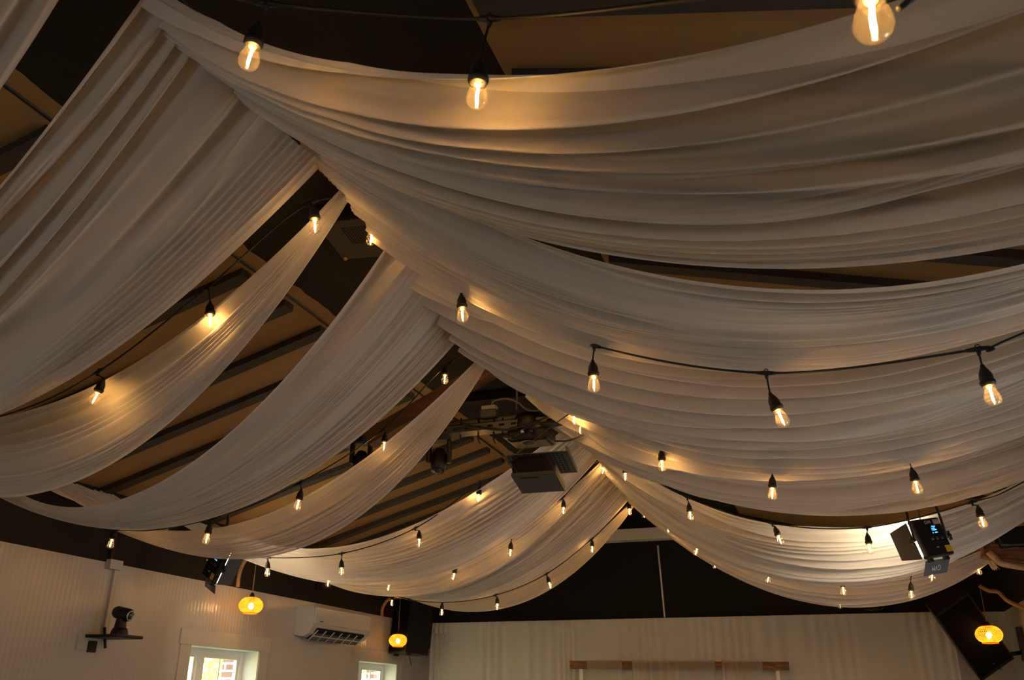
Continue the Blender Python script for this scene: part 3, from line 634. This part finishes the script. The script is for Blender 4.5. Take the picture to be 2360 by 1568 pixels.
pendant(tuple(atY(2279, 1463, 10.0)), 0.123, tuple(atY(2258, 1352, 10.0)), [(XR-0.02, 10.0, atY(2325, 1402, 10.0).z), tuple(atY(2322, 1385, 10.0)), tuple(atY(2300, 1365, 10.0)), tuple(atY(2278, 1362, 10.0)), tuple(atY(2257, 1350, 10.0))],
        'glowing bamboo lamp at the right edge in front of the tilted loudspeaker', 'gnarled wooden arm holding the right bamboo lamp', 3)

# ------------------------------------------------------------------ video lights
def video_light(M, w_, h_, label, power, ff=1.0):
    t = thing('video_light', M, label, 'video light', 'led video lights'); d = 0.045
    body = MB().box(-w_/2, w_/2, 0, d, -h_/2, h_/2, bev=0.012).build('housing', 'black_plastic', t)
    MB().box(-w_*0.45, w_*0.45, d, d+0.004, -h_*0.45, h_*0.45).build('led_panel', 'led_panel', t)
    MB().box(-w_/2-0.003, -w_/2+0.002, d*0.75, d*0.98, -h_*0.42, h_*0.42).build('side_glow_strip', 'led_panel', t)
    # barn doors
    def door(nm, quad, m='flap_grey'):
        q = [Vector(p_) for p_ in quad]; n_ = (q[1]-q[0]).cross(q[3]-q[0]).normalized()*0.0025
        o = MB().add([*(p_-n_ for p_ in q), *(p_+n_ for p_ in q)], [(3, 2, 1, 0), (4, 5, 6, 7), (0, 1, 5, 4), (1, 2, 6, 5), (2, 3, 7, 6), (3, 0, 4, 7)]).build(nm, m, t); return o
    f = 0.5*h_*ff
    door('barn_door', [(-w_/2-0.006, d, -h_*0.48), (-w_/2-0.006, d, h_*0.48), (-w_/2-f*0.55, d+f*0.8, h_*0.36), (-w_/2-f*0.55, d+f*0.8, -h_*0.36)], 'projector_grey')
    door('barn_door', [(w_/2+0.006, d, h_*0.48), (w_/2+0.006, d, -h_*0.48), (w_/2+f*0.25, d+f, -h_*0.36), (w_/2+f*0.25, d+f, h_*0.36)])
    dn = door('barn_door', [(-w_*0.44, d, -h_/2-0.008), (w_*0.48, d, -h_/2-0.008), (w_*0.36, d+f*0.35, -h_/2-f*0.72), (-w_*0.52, d+f*0.35, -h_/2-f*0.72)])
    for x in (-w_*0.3, w_*0.3): MB().box(x-0.018, x+0.018, d-0.02, d+0.004, -h_/2-0.022, -h_/2+0.004).build('hinge', 'black_rubber', t)
    # lettering upside down on the lower flap, facing the viewer
    Q0 = Vector((-w_*0.08, d+f*0.17, -h_/2-f*0.42)); nrm = Vector((0, -0.72, -0.35)).normalized(); xr = Vector((-1, 0, 0)); up = nrm.cross(xr)
    Mt = Matrix(((xr.x, up.x, nrm.x, 0), (xr.y, up.y, nrm.y, 0), (xr.z, up.z, nrm.z, 0), (0, 0, 0, 1)))
    text('flap_lettering', 'GVM', h_*0.19, 'logo_grey', dn, Matrix.Translation(Q0+nrm*0.0045) @ Mt)
    # back panel: lettering, display, labels, knobs (back faces local -y)
    B = Matrix.Rotation(math.pi/2, 4, 'X')
    text('lettering', 'GVM', h_*0.13, 'logo_grey', t, Matrix.Translation((0.01*w_, -0.001, h_*0.385)) @ B)
    sc = MB().box(w_*0.0, w_*0.22, -0.003, 0.001, h_*0.08, h_*0.30).build('display', 'screen_dark', t)
    text('display_number', '100', h_*0.115, 'screen_blue', sc, Matrix.Translation((w_*0.09, -0.0042, h_*0.19)) @ B)
    e_ = MB(); e_.box(w_*0.07, w_*0.12, -0.0045, -0.003, h_*0.255, h_*0.285); e_.box(w_*0.14, w_*0.2, -0.0045, -0.003, h_*0.25, h_*0.28); e_.box(w_*0.17, w_*0.21, -0.0045, -0.003, h_*0.165, h_*0.19); e_.box(w_*0.02, w_*0.05, -0.0045, -0.003, h_*0.09, h_*0.12); e_.box(w_*0.11, w_*0.2, -0.0045, -0.003, h_*0.09, h_*0.12)
    e_.build('display_marks', 'screen_blue', sc)
    MB().box(w_*0.22, w_*0.46, -0.002, 0.001, h_*0.32, h_*0.45).build('sticker', 'paper_label', t)
    MB().box(w_*0.24, w_*0.46, -0.002, 0.001, -h_*0.42, -h_*0.25).build('warning_sticker', 'yellow_label', t)
    for x, z in ((0.1, -0.03), (0.28, -0.03), (-0.1, -0.03)):
        MB().lathe([(0.001, 0.012), (0.011, 0.012), (0.013, 0.0)], 14, Matrix.Translation((w_*x, 0, h_*z)) @ Matrix.Rotation(math.pi/2, 4, 'X')).build('knob', 'dark_metal', t)
    g_ = MB()
    for k in range(14): g_.box(-w_*0.36+k*w_*0.054, -w_*0.36+k*w_*0.054+0.004, -0.001, 0.001, -h_*0.16, -h_*0.145)
    g_.build('vent_slots', 'grey_metal', t)
    text('model_lettering', 'GVM', h_*0.055, 'logo_grey', t, Matrix.Translation((-w_*0.02, -0.001, -h_*0.27)) @ B)
    # yoke
    y_ = d/2; Y = MB(); Y.tube([(-w_/2-0.03, y_, 0), (-w_/2-0.03, y_-0.02, h_*0.55), (-w_/2-0.02, y_-0.03, h_*0.82), (-w_/2+0.03, y_-0.03, h_*0.88), (w_/2-0.03, y_-0.03, h_*0.88), (w_/2+0.02, y_-0.03, h_*0.82), (w_/2+0.03, y_-0.02, h_*0.55), (w_/2+0.03, y_, 0)], 0.009, 6); Y.build('yoke', 'black_plastic', t)
    for s_ in (-1, 1):
        K = MB(); K.lathe([(0.001, 0.03), (0.014, 0.03), (0.014, 0.0), (0.006, -0.004), (0.006, -0.025)], 10, Matrix.Translation((s_*(w_/2+0.042), y_, 0)) @ Matrix.Rotation(s_*math.pi/2, 4, 'Y')); K.box(s_*(w_/2+0.065)-0.006, s_*(w_/2+0.065)+0.006, y_-0.008, y_+0.008, -0.03, 0.03); K.build('clamp_knob', 'black_plastic', t)
    MB().tube([(-0.04, y_-0.03, h_*0.88), (-0.03, y_-0.02, h_*0.7), (-0.02, y_, h_*0.5)], 0.004, 6).build('power_cord', 'black_rubber', t)
    Mi = M.inverted(); tp_ = M @ Vector((0, y_-0.03, h_*0.88)); MB().tube([(0, y_-0.03, h_*0.88), tuple(Mi @ (tp_+Vector((0, 0, 0.5)))), tuple(Mi @ (tp_+Vector((0, 0, (ZE+(ZF-ZE)*(min(abs(tp_.x-XL)/(XA-XL), abs(XR-tp_.x)/(XR-XB), 1.0))-tp_.z)))))], 0.012, 8).build('hanging_stem', 'black_plastic', t)
    l = bpy.data.lights.new('video_light_lamp', 'AREA'); l.shape = 'RECTANGLE'; l.size = w_*0.85; l.size_y = h_*0.85; l.energy = power; l.color = (1.0, 0.82, 0.56)
    lo = bpy.data.objects.new('video_light_lamp', l); COL.objects.link(lo); lo.parent = t
    lo.matrix_local = Matrix.Translation((0, d+0.012, 0)) @ Matrix.Rotation(math.pi/2, 4, 'X')
    return t
c = atD(2152, 1238, 6.35)
video_light(frame(c, Rv*0.249-Uv*0.012+Fv*0.16, -Rv*0.06+Uv*0.216+Fv*0.11), 0.29, 0.25, 'black led video light hanging under the right drapes with blue display and flaps', 14)
c = atX(492, 1297, -4.55)
video_light(frame(c, Rv*0.17-Uv*0.01-Fv*0.23, Rv*0.10+Uv*0.25+Fv*0.07), 0.27, 0.27, 'black led video light half hidden under the left drape beside a bamboo lamp', 6, 0.75)

# ------------------------------------------------------------------ loudspeakers
def speaker(M, w_, h_, d_, label):
    t = thing('loudspeaker', M, label, 'loudspeaker', 'black wall loudspeakers')
    b = MB(); pl = [(-w_/2, -d_/2), (w_/2, -d_/2), (w_*0.36, d_/2), (-w_*0.36, d_/2)]
    vs = [(x, y, z) for z in (-h_/2, h_/2) for x, y in pl]; b.add(vs, [(3, 2, 1, 0), (4, 5, 6, 7), (0, 1, 5, 4), (1, 2, 6, 5), (2, 3, 7, 6), (3, 0, 4, 7)]); b.build('cabinet', 'black_plastic', t)
    g_ = MB(); g_.box(-w_*0.45, w_*0.45, -d_/2-0.012, -d_/2, -h_*0.46, h_*0.46, bev=0.008); gr = g_.build('grille', 'grille_black', t)
    MB().box(-0.012, 0.012, -d_/2-0.014, -d_/2-0.012, -h_*0.40, -h_*0.385).build('status_light', 'blue_cable', gr)
    for x in (-w_*0.36, w_*0.36): MB().box(x-0.02, x+0.02, -d_*0.35, -d_*0.2, -h_/2-0.025, -h_/2).build('foot', 'black_rubber', t)
    MB().box(-0.05, 0.05, d_/2-0.01, d_/2+0.08, -h_*0.35, h_*0.3).build('wall_bracket', 'black_plastic', t)
    MB().tube([(0.0, 0.0, -h_/2), (0.03, 0.0, -h_/2-0.06), (0.08, 0, -h_/2-0.13)], 0.004, 6).build('cord', 'black_rubber', t)
    return t
c = atY(950, 1448, 10.25)
speaker(frame(c, Vector((0.80, -0.52, 0.0)), Vector((0.05, 0.06, 1))), 0.40, 0.62, 0.36, 'black loudspeaker on the left wall behind the small bamboo lamp')
c = atY(2226, 1456, 10.25)
speaker(frame(c, Rv*0.335+Uv*0.235, -Rv*0.49+Uv*0.64), 0.40, 0.80, 0.34, 'big black loudspeaker tilted sideways at the right end of the curtain')
b_ = MB(); p_ = atY(2330, 1480, 10.4); b_.box(XR-0.05, XR-0.005, p_.y-0.05, p_.y+0.05, p_.z-0.18, p_.z+0.14); b_.tube([(XR-0.03, p_.y, p_.z-0.1), (XR-0.30, p_.y-0.03, p_.z-0.14)], 0.02, 8)
tag(b_.build('wall_mount', 'black_plastic'), 'black wall mount plate right of the tilted loudspeaker', 'mount')

# ------------------------------------------------------------------ camera on its shelf, conduit
c = atX(275, 1472, -5.0)
t = thing('camera_shelf', (XL, c.y, c.z), 'small black shelf on a white wall plate under the wall camera', 'shelf')
MB().box(0.0, 0.012, -0.20, 0.03, -0.09, 0.02, bev=0.003).build('wall_plate', 'white_panel', t)
MB().box(0.012, 0.022, -0.10, -0.02, -0.10, -0.02).build('bracket_plate', 'black_plastic', t)
MB().box(0.0, 0.30, -0.14, 0.14, 0.0, 0.022, bev=0.008).build('shelf_board', 'black_plastic', t)
t = thing('wall_camera', (XL+0.19, c.y+0.0, c.z+0.022), 'black ptz wall camera on its small shelf, lens to the right', 'camera')
MB().lathe([(0.001, 0.05), (0.05, 0.05), (0.06, 0.03), (0.065, 0.0)], 20).build('base', 'black_plastic', t)
MB().lathe([(0.001, 0.15), (0.03, 0.15), (0.036, 0.12), (0.042, 0.07), (0.046, 0.04)], 18).build('neck', 'black_plastic', t)
hM = Matrix.Translation((0, 0, 0.155)) @ Vector((0.95, 0.05, -0.22)).to_track_quat('Z', 'X').to_matrix().to_4x4()
hd = MB().lathe([(0.001, -0.075), (0.035, -0.07), (0.045, -0.05), (0.047, 0.06), (0.043, 0.075), (0.001, 0.073)], 22, hM).build('head', 'black_plastic', t)
MB().lathe([(0.028, 0.074), (0.040, 0.074), (0.040, 0.079), (0.030, 0.080), (0.028, 0.074)], 22, hM).build('lens_ring', 'silver_ring', hd)
MB().sphere((0, 0, 0.062), 0.027, n=14, M=hM).build('lens', 'lens_glass', hd)
p1, p2, p3 = atX(268, 1312, XL+0.02), atX(246, 1440, XL+0.02), atX(256, 1268, XL+0.02)
t = thing('wall_conduit', (XL, p1.y, ZW), 'thin cable channel running down the white wall to the wall camera', 'conduit')
o_ = Vector((XL, p1.y, ZW))
MB().box(0.0, 0.022, -0.013, 0.013, p2.z-ZW-0.02, -0.03).build('channel', 'white_panel', t)
MB().box(0.0, 0.05, -0.10, 0.03, -0.05, 0.02).build('junction_box', 'white_panel', t)
MB().box(0.004, 0.03, -0.09, -0.06, 0.02, 0.24).build('upper_channel', 'brown_metal', t)
MB().tube([(0.01, 0.0, p2.z-ZW-0.02), (0.03, 0.0, p2.z-ZW-0.1), (0.05, 0.0, p2.z-ZW-0.17)], 0.01, 6).build('cord', 'black_rubber', t)

# ------------------------------------------------------------------ air conditioner
ya, yb, za, zb = 8.08, 9.28, EZ+0.615, EZ+0.915
t = thing('air_conditioner', (XL, (ya+yb)/2, za), 'white split air conditioner on the left wall with its louvre open', 'air conditioner'); hw = (yb-ya)/2; hh = zb-za
pf = [(0.0, 0.02), (0.10, 0.0), (0.17, 0.03), (0.215, 0.10), (0.225, 0.16), (0.22, hh-0.02), (0.20, hh), (0.0, hh)]
MB().prism(pf, -hw, hw).build('case', 'white_plastic', t)
MB().box(0.222, 0.232, -hw+0.01, hw-0.01, 0.125, hh-0.01, bev=0.004).build('front_panel', 'white_plastic', t)
MO = Matrix.Translation((0.155, 0, 0.028)) @ Matrix.Rotation(math.radians(-42), 4, 'Y')
op = MB().box(-0.065, 0.085, -hw+0.09, hw-0.12, -0.012, 0.004, MO).build('air_outlet', 'hole_black', t)
for k in range(3):
    y0 = -hw+0.12+k*0.335
    MB().box(-0.055, 0.03, y0, y0+0.27, -0.017, -0.011, MO).build('louvre', 'vent_grey', op)
for k in range(7):
    y0 = -hw+0.10+k*0.165; MB().box(-0.062, 0.075, y0-0.007, y0+0.007, -0.020, -0.010, MO).build('vane', 'white_plastic', op)
MB().box(-0.01, 0.002, -hw+0.09, hw-0.12, -0.021, -0.016, MO).build('cross_bar', 'white_plastic', op)
MB().box(0.232, 0.2335, -hw+0.10, -hw+0.16, 0.145, 0.155).build('badge', 'grey_metal', t)

# ------------------------------------------------------------------ truss gear round the projector
yT = 5.55
pa, pb = atY(780, 1006, yT), atY(1345, 948, yT)
t = thing('ceiling_channel', (pa.x, yT, pa.z), 'pale metal channel crossing above the projector, hung on rods', 'channel')
d = pb-pa; 
MB().tube([(0, 0, 0.0), tuple(d)], 0.030, 14).build('pipe', 'grey_metal', t)
Lc = d.length; Mx = frame((0, 0, 0), d, (0, 0, 1))
sl = MB().box(0, Lc, -0.10, 0.02, -0.095, -0.045, Mx).build('slotted_rail', 'grey_metal', t)
h_ = MB()
for k in range(22): h_.box(Lc*(k+0.3)/22, Lc*(k+0.75)/22, -0.101, -0.095, -0.078, -0.062, Mx)
h_.build('slots', 'hole_black', sl)
for px in (1191, 1258):
    q = atY(px, 945, yT); MB().tube([tuple(q-pa), (q.x-pa.x, 0, ZF-pa.z)], 0.007, 8).build('hanging_rod', 'light_metal', t)
for px in (872, 1066, 1107, 1142, 1162):
    q = atY(px, 985, yT)-pa; MB().tube([(q.x, -0.03, q.z+0.06), (q.x, -0.035, q.z-0.1), (q.x, 0.0, q.z-0.12)], 0.006, 6).build('hook', 'black_rubber', t)
pa2, pb2 = atY(1075, 922, 5.9), atY(1262, 903, 5.9)
tag(MB().add(*(lambda m_: (m_.v, m_.f))(MB().box(-0.1, (pb2-pa2).length, -0.04, 0.04, -0.03, 0.03, frame(pa2, pb2-pa2, (0, 0, 1))))).build('black_beam', 'black_board'), 'black beam just under the dark ceiling behind the pale channel', 'beam')
# black post near the wire
q = atY(1256, 940, 5.75); tag(MB().box(q.x-0.04, q.x+0.04, 5.71, 5.79, q.z-0.1, ZF).build('black_post', 'black_board'), 'short black post between ceiling and channel, right of the rods', 'post')
# white power adapter and its arched cord
q = atY(1128, 946, yT-0.06)
t = thing('power_adapter', tuple(q), 'white and grey power adapter sitting on the pale channel', 'power adapter')
MB().box(-0.055, 0.055, -0.03, 0.03, 0.0, 0.032, bev=0.008).build('white_plug', 'adapter_white', t)
MB().box(-0.06, 0.06, -0.03, 0.035, -0.055, 0.0, bev=0.004).build('grey_box', 'grey_metal', t)
pts = [atY(*p_, yT-0.03)-q for p_ in ((1133, 938), (1138, 925), (1165, 919), (1190, 925), (1210, 942), (1228, 948), (1245, 946))]
MB().tube(spline([tuple(p_) for p_ in pts], 5), 0.0085, 8).build('arched_cord', 'light_metal', t)
# loose black leads along the channel
t = thing('cable_bundle', tuple(pa), 'loose black leads strung along the pale channel', 'cables')
random.seed(3)
for pl in ([(1040, 960), (1075, 978), (1110, 988), (1160, 992), (1200, 985), (1230, 975), (1270, 957), (1300, 948)], [(1045, 990), (1075, 985), (1120, 986), (1170, 990), (1215, 980)], [(870, 1012), (900, 1003), (935, 1000), (1000, 998)], [(1180, 1005), (1205, 990), (1240, 975), (1300, 972)], [(1278, 1017), (1310, 1016), (1340, 1003), (1353, 985)], [(1322, 985), (1330, 998), (1344, 1004)]):
    MB().tube(spline([tuple(atY(*p_, yT-0.13)-pa) for p_ in pl], 5), 0.006, 6).build('lead', 'black_rubber', t)
# projector: mount, perforated plate, projector body
q = atY(1224, 1012, yT)
t = thing('rotating_mount', tuple(q), 'bulky black ceiling fixture with a ringed fan above the projector', 'fixture')
MB().lathe([(0.001, 0.17), (0.10, 0.17), (0.125, 0.13), (0.13, 0.03), (0.001, 0.02)], 10, Matrix.Translation((0, 0, 0))).build('upper_body', 'black_plastic', t)
MB().box(-0.150, 0.150, -0.10, 0.12, -0.035, 0.06, bev=0.025).build('lower_body', 'black_plastic', t)
MB().box(-0.165, -0.08, -0.13, 0.02, -0.05, -0.03, Matrix.Rotation(0.25, 4, 'Y'), bev=0.006).build('left_bracket', 'black_plastic', t)
MB().box(0.08, 0.17, -0.13, 0.02, -0.05, -0.03, Matrix.Rotation(-0.2, 4, 'Y'), bev=0.006).build('right_bracket', 'black_plastic', t)
MB().lathe([(0.045, -0.040), (0.056, -0.040), (0.056, -0.046), (0.045, -0.046), (0.045, -0.040)], 8, Matrix.Translation((0.0, -0.06, 0))).build('fan_ring', 'light_metal', t)
MB().sphere((-0.022, -0.125, 0.02), 0.016, n=12).build('lens', 'silver_ring', t)
MB().sphere((0.04, -0.122, 0.02), 0.018, n=12).build('second_lens', 'lens_glass', t)
# orientation of projector body from the photo: long side to the lower right
q = atY(1240, 1068, yT+0.02)
r_ = Vector((0.30, 0.05, -0.035)); 
Mp = frame(q, Vector((1, 0.10, 0.02)), Vector((0, 0.14, 1)))
t = thing('perforated_plate', Mp, 'grey perforated metal plate holding the projector', 'plate')
pl = MB().box(-0.20, 0.24, -0.18, 0.20, -0.006, 0.0).box(0.225, 0.24, -0.18, 0.20, 0, 0.03).build('plate', 'grey_metal', t)
h_ = MB()
for i in range(14):
    for j in range(11):
        x = -0.18+i*0.028; y = -0.165+j*0.032
        h_.box(x, x+0.014, y, y+0.012, -0.0075, -0.0062)
h_.build('perforations', 'hole_black', pl)
t = thing('projector', Mp, 'dark grey projector hanging below the perforated plate', 'projector')
MB().box(-0.150, 0.155, -0.16, 0.17, -0.150, -0.125, bev=0.004).box(0.150, 0.156, -0.155, 0.165, -0.126, -0.085).build('body', 'projector_grey', t)
MB().box(-0.145, 0.085, -0.145, 0.12, -0.124, -0.007).build('chassis', 'hole_black', t)
MB().box(-0.09, 0.03, -0.125, -0.105, -0.1515, -0.1485).build('bottom_slot', 'hole_black', t)
MB().tube(spline([(-0.13, -0.1, 0.03), (-0.15, -0.14, -0.04), (-0.12, -0.15, -0.1), (-0.09, -0.14, -0.15)], 5), 0.006, 6).tube(spline([(-0.06, -0.1, 0.05), (-0.12, -0.16, -0.02), (-0.17, -0.16, -0.05), (-0.15, -0.13, -0.02)], 5), 0.005, 6).build('leads', 'black_rubber', t)
# moving head lamps
def moving_head(px, py, y, s, label, blue=False):
    q = atY(px, py, y); t = thing('moving_head_light', Matrix.Translation(q) @ Matrix.Rotation(math.radians(15), 4, 'Z'), label, 'stage light', 'moving head stage lights')
    MB().box(-0.085*s, 0.085*s, -0.07*s, 0.07*s, 0.10*s, 0.17*s, bev=0.012).build('base', 'black_plastic', t)
    MB().box(-0.10*s, -0.065*s, -0.04*s, 0.04*s, -0.08*s, 0.11*s, bev=0.01).box(0.065*s, 0.10*s, -0.04*s, 0.04*s, -0.08*s, 0.11*s, bev=0.01).build('yoke_arms', 'black_plastic', t)
    H_ = Matrix.Translation((0, 0, -0.06*s)) @ Matrix.Rotation(math.radians(160), 4, 'X')
    hd = MB().lathe([(0.001, -0.10*s), (0.045*s, -0.095*s), (0.062*s, -0.05*s), (0.064*s, 0.04*s), (0.052*s, 0.10*s), (0.001, 0.098*s)], 20, H_).build('head', 'black_plastic', t)
    MB().sphere((0, 0, 0.085*s), 0.042*s, 0.042*s, 0.03*s, n=16, M=H_).build('lens', 'lens_glass', hd)
    MB().tube([(0, 0, 0.17*s), (0, 0, 0.26*s)], 0.012, 8).build('hanging_clamp', 'dark_metal', t)
    if blue: MB().tube([(0.02, -0.08*s, 0.12*s), (0.10, -0.08*s, 0.13*s), (0.15, -0.07*s, 0.10*s)], 0.014, 8).build('blue_plug', 'blue_cable', t)
moving_head(1012, 1046, 5.5, 0.88, 'black moving head stage light against the tan battens')
moving_head(832, 1050, 5.5, 0.8, 'black stage light with a blue plug half hidden by drapes', True)
# reddish timber crossing under the ceiling
a_, b_ = atY(850, 1010, 5.2), atY(1300, 748, 5.2)
tag(MB().box(0, (b_-a_).length, -0.05, 0.05, -0.07, 0.04, frame(a_, b_-a_, (0, 0, 1))).build('timber_beam', 'timber_red'), 'reddish brown timber sloping up behind the narrow left drape', 'beam')
# perforated speaker box on the dark ceiling
q0, q1, q2 = atY(778, 492, 3.05), atY(806, 572, 3.42), atY(905, 560, 3.45)
Mb = frame((q0+q2)/2*1.0, Vector((1, 0.22, 0)), Vector((-0.0, 0.0, 1)))
zc = ZF-0.11
cB = Vector((-1.93, 3.30, ZF))
t = thing('ceiling_box', Matrix.Translation(cB) @ Matrix.Rotation(math.radians(8), 4, 'Z'), 'dark brown perforated metal box fixed to the dark ceiling', 'box')
MB().box(-0.20, 0.20, -0.19, 0.19, -0.10, 0.0, bev=0.006).build('case', 'brown_metal', t)
h_ = MB()
for i in range(10):
    for j in range(10): h_.box(-0.09+i*0.014, -0.09+i*0.014+0.007, -0.12+j*0.016, -0.12+j*0.016+0.008, -0.1015, -0.099)
h_.build('perforations', 'hole_black', t)
for x in (-0.18, 0.18):
    for y in (-0.17, 0.17): MB().sphere((x, y, -0.102), 0.013, n=10).build('screw', 'brass', t)
# dark strut under the ceiling near the box
a_, b_ = atY(640, 478, 3.0), atY(800, 450, 3.0)
tag(MB().box(-0.3, (b_-a_).length+0.4, -0.03, 0.03, -0.03, 0.03, frame((a_.x, 3.15, a_.z+0.09), b_-a_, (0, 0, 1))).build('ceiling_strut', 'black_board'), 'black strut under the dark ceiling behind the highest left bulb', 'strut')

# right edge: gnarled timber bracket and a dark fixture on it
a_, b_ = atY(2262, 1268, 7.6), atY(2380, 1305, 7.6)
t = thing('timber_bracket', tuple(a_), 'rough brown timber with a curved pale brace at the right edge', 'bracket')
o_ = Vector(a_)
MB().box(0.0, 0.60, -0.06, 0.06, -0.06, 0.06, frame((0, 0, 0), atY(2400, 1290, 7.6)-a_, (0, 0, 1)), bev=0.01).build('timber', 'wood_brown', t)
MB().tube(spline([tuple(atY(*p_, 7.5)-o_) for p_ in ((2278, 1272), (2292, 1285), (2305, 1297), (2330, 1303), (2362, 1308))], 6), 0.026, 8).build('curved_brace', 'wood_pale', t)
q = atY(2340, 1238, 7.55)
t = thing('dark_fixture', tuple(q), 'dark equipment case above the rough timber at the right edge', 'fixture')
MB().box(-0.13, 0.14, -0.10, 0.10, -0.075, 0.06, Matrix.Rotation(math.radians(-6), 4, 'Y'), bev=0.012).build('case', 'black_plastic', t)
MB().tube([(-0.13, -0.11, -0.07), (0.0, -0.11, -0.075), (0.14, -0.11, -0.065)], 0.006, 6).build('rim', 'grey_metal', t)
# tied end of the last right drape
nu, nv = 30, 40; u = np.linspace(0, 1, nu)[:, None]; v = np.linspace(0, 1, nv)[None]
q = atY(2278, 1278, 8.2); o = grid_mesh('tied_cloth_end', np.stack(np.broadcast_arrays(q.x-0.05+0.08*u+(v-0.5)*0.03*(1+u), q.y+0.02*np.sin(v*19)+0*u, q.z+0.08-0.20*u+0.012*np.sin(v*25)), -1), 'drape_cloth'); tag(o, 'small knotted white cloth tail hanging at the right end of the last drape', 'cloth')
# dark fixture on the curtain top
q = atY(2012, 1402, 11.0)
t = thing('gable_fixture', tuple(q), 'small dark fixture with a curved pale rim above the end curtain', 'fixture')
MB().box(-0.06, 0.06, -0.03, 0.03, -0.02, 0.05, bev=0.004).build('case', 'brown_metal', t)
MB().tube([(-0.11, -0.03, 0.01), (-0.09, -0.04, -0.02), (0, -0.04, -0.03), (0.09, -0.04, -0.02), (0.11, -0.03, 0.01)], 0.006, 6).build('rim', 'grey_metal', t)
# small dark box under the drapes above the air conditioner
q = atX(748, 1348, XL+0.06); tag(MB().box(XL, XL+0.10, q.y-0.1, q.y+0.1, q.z-0.05, q.z+0.05, bev=0.005).build('wall_box', 'brown_metal'), 'small brown box on the dark wall band above the air conditioner', 'box')
bpy.context.view_layer.update()
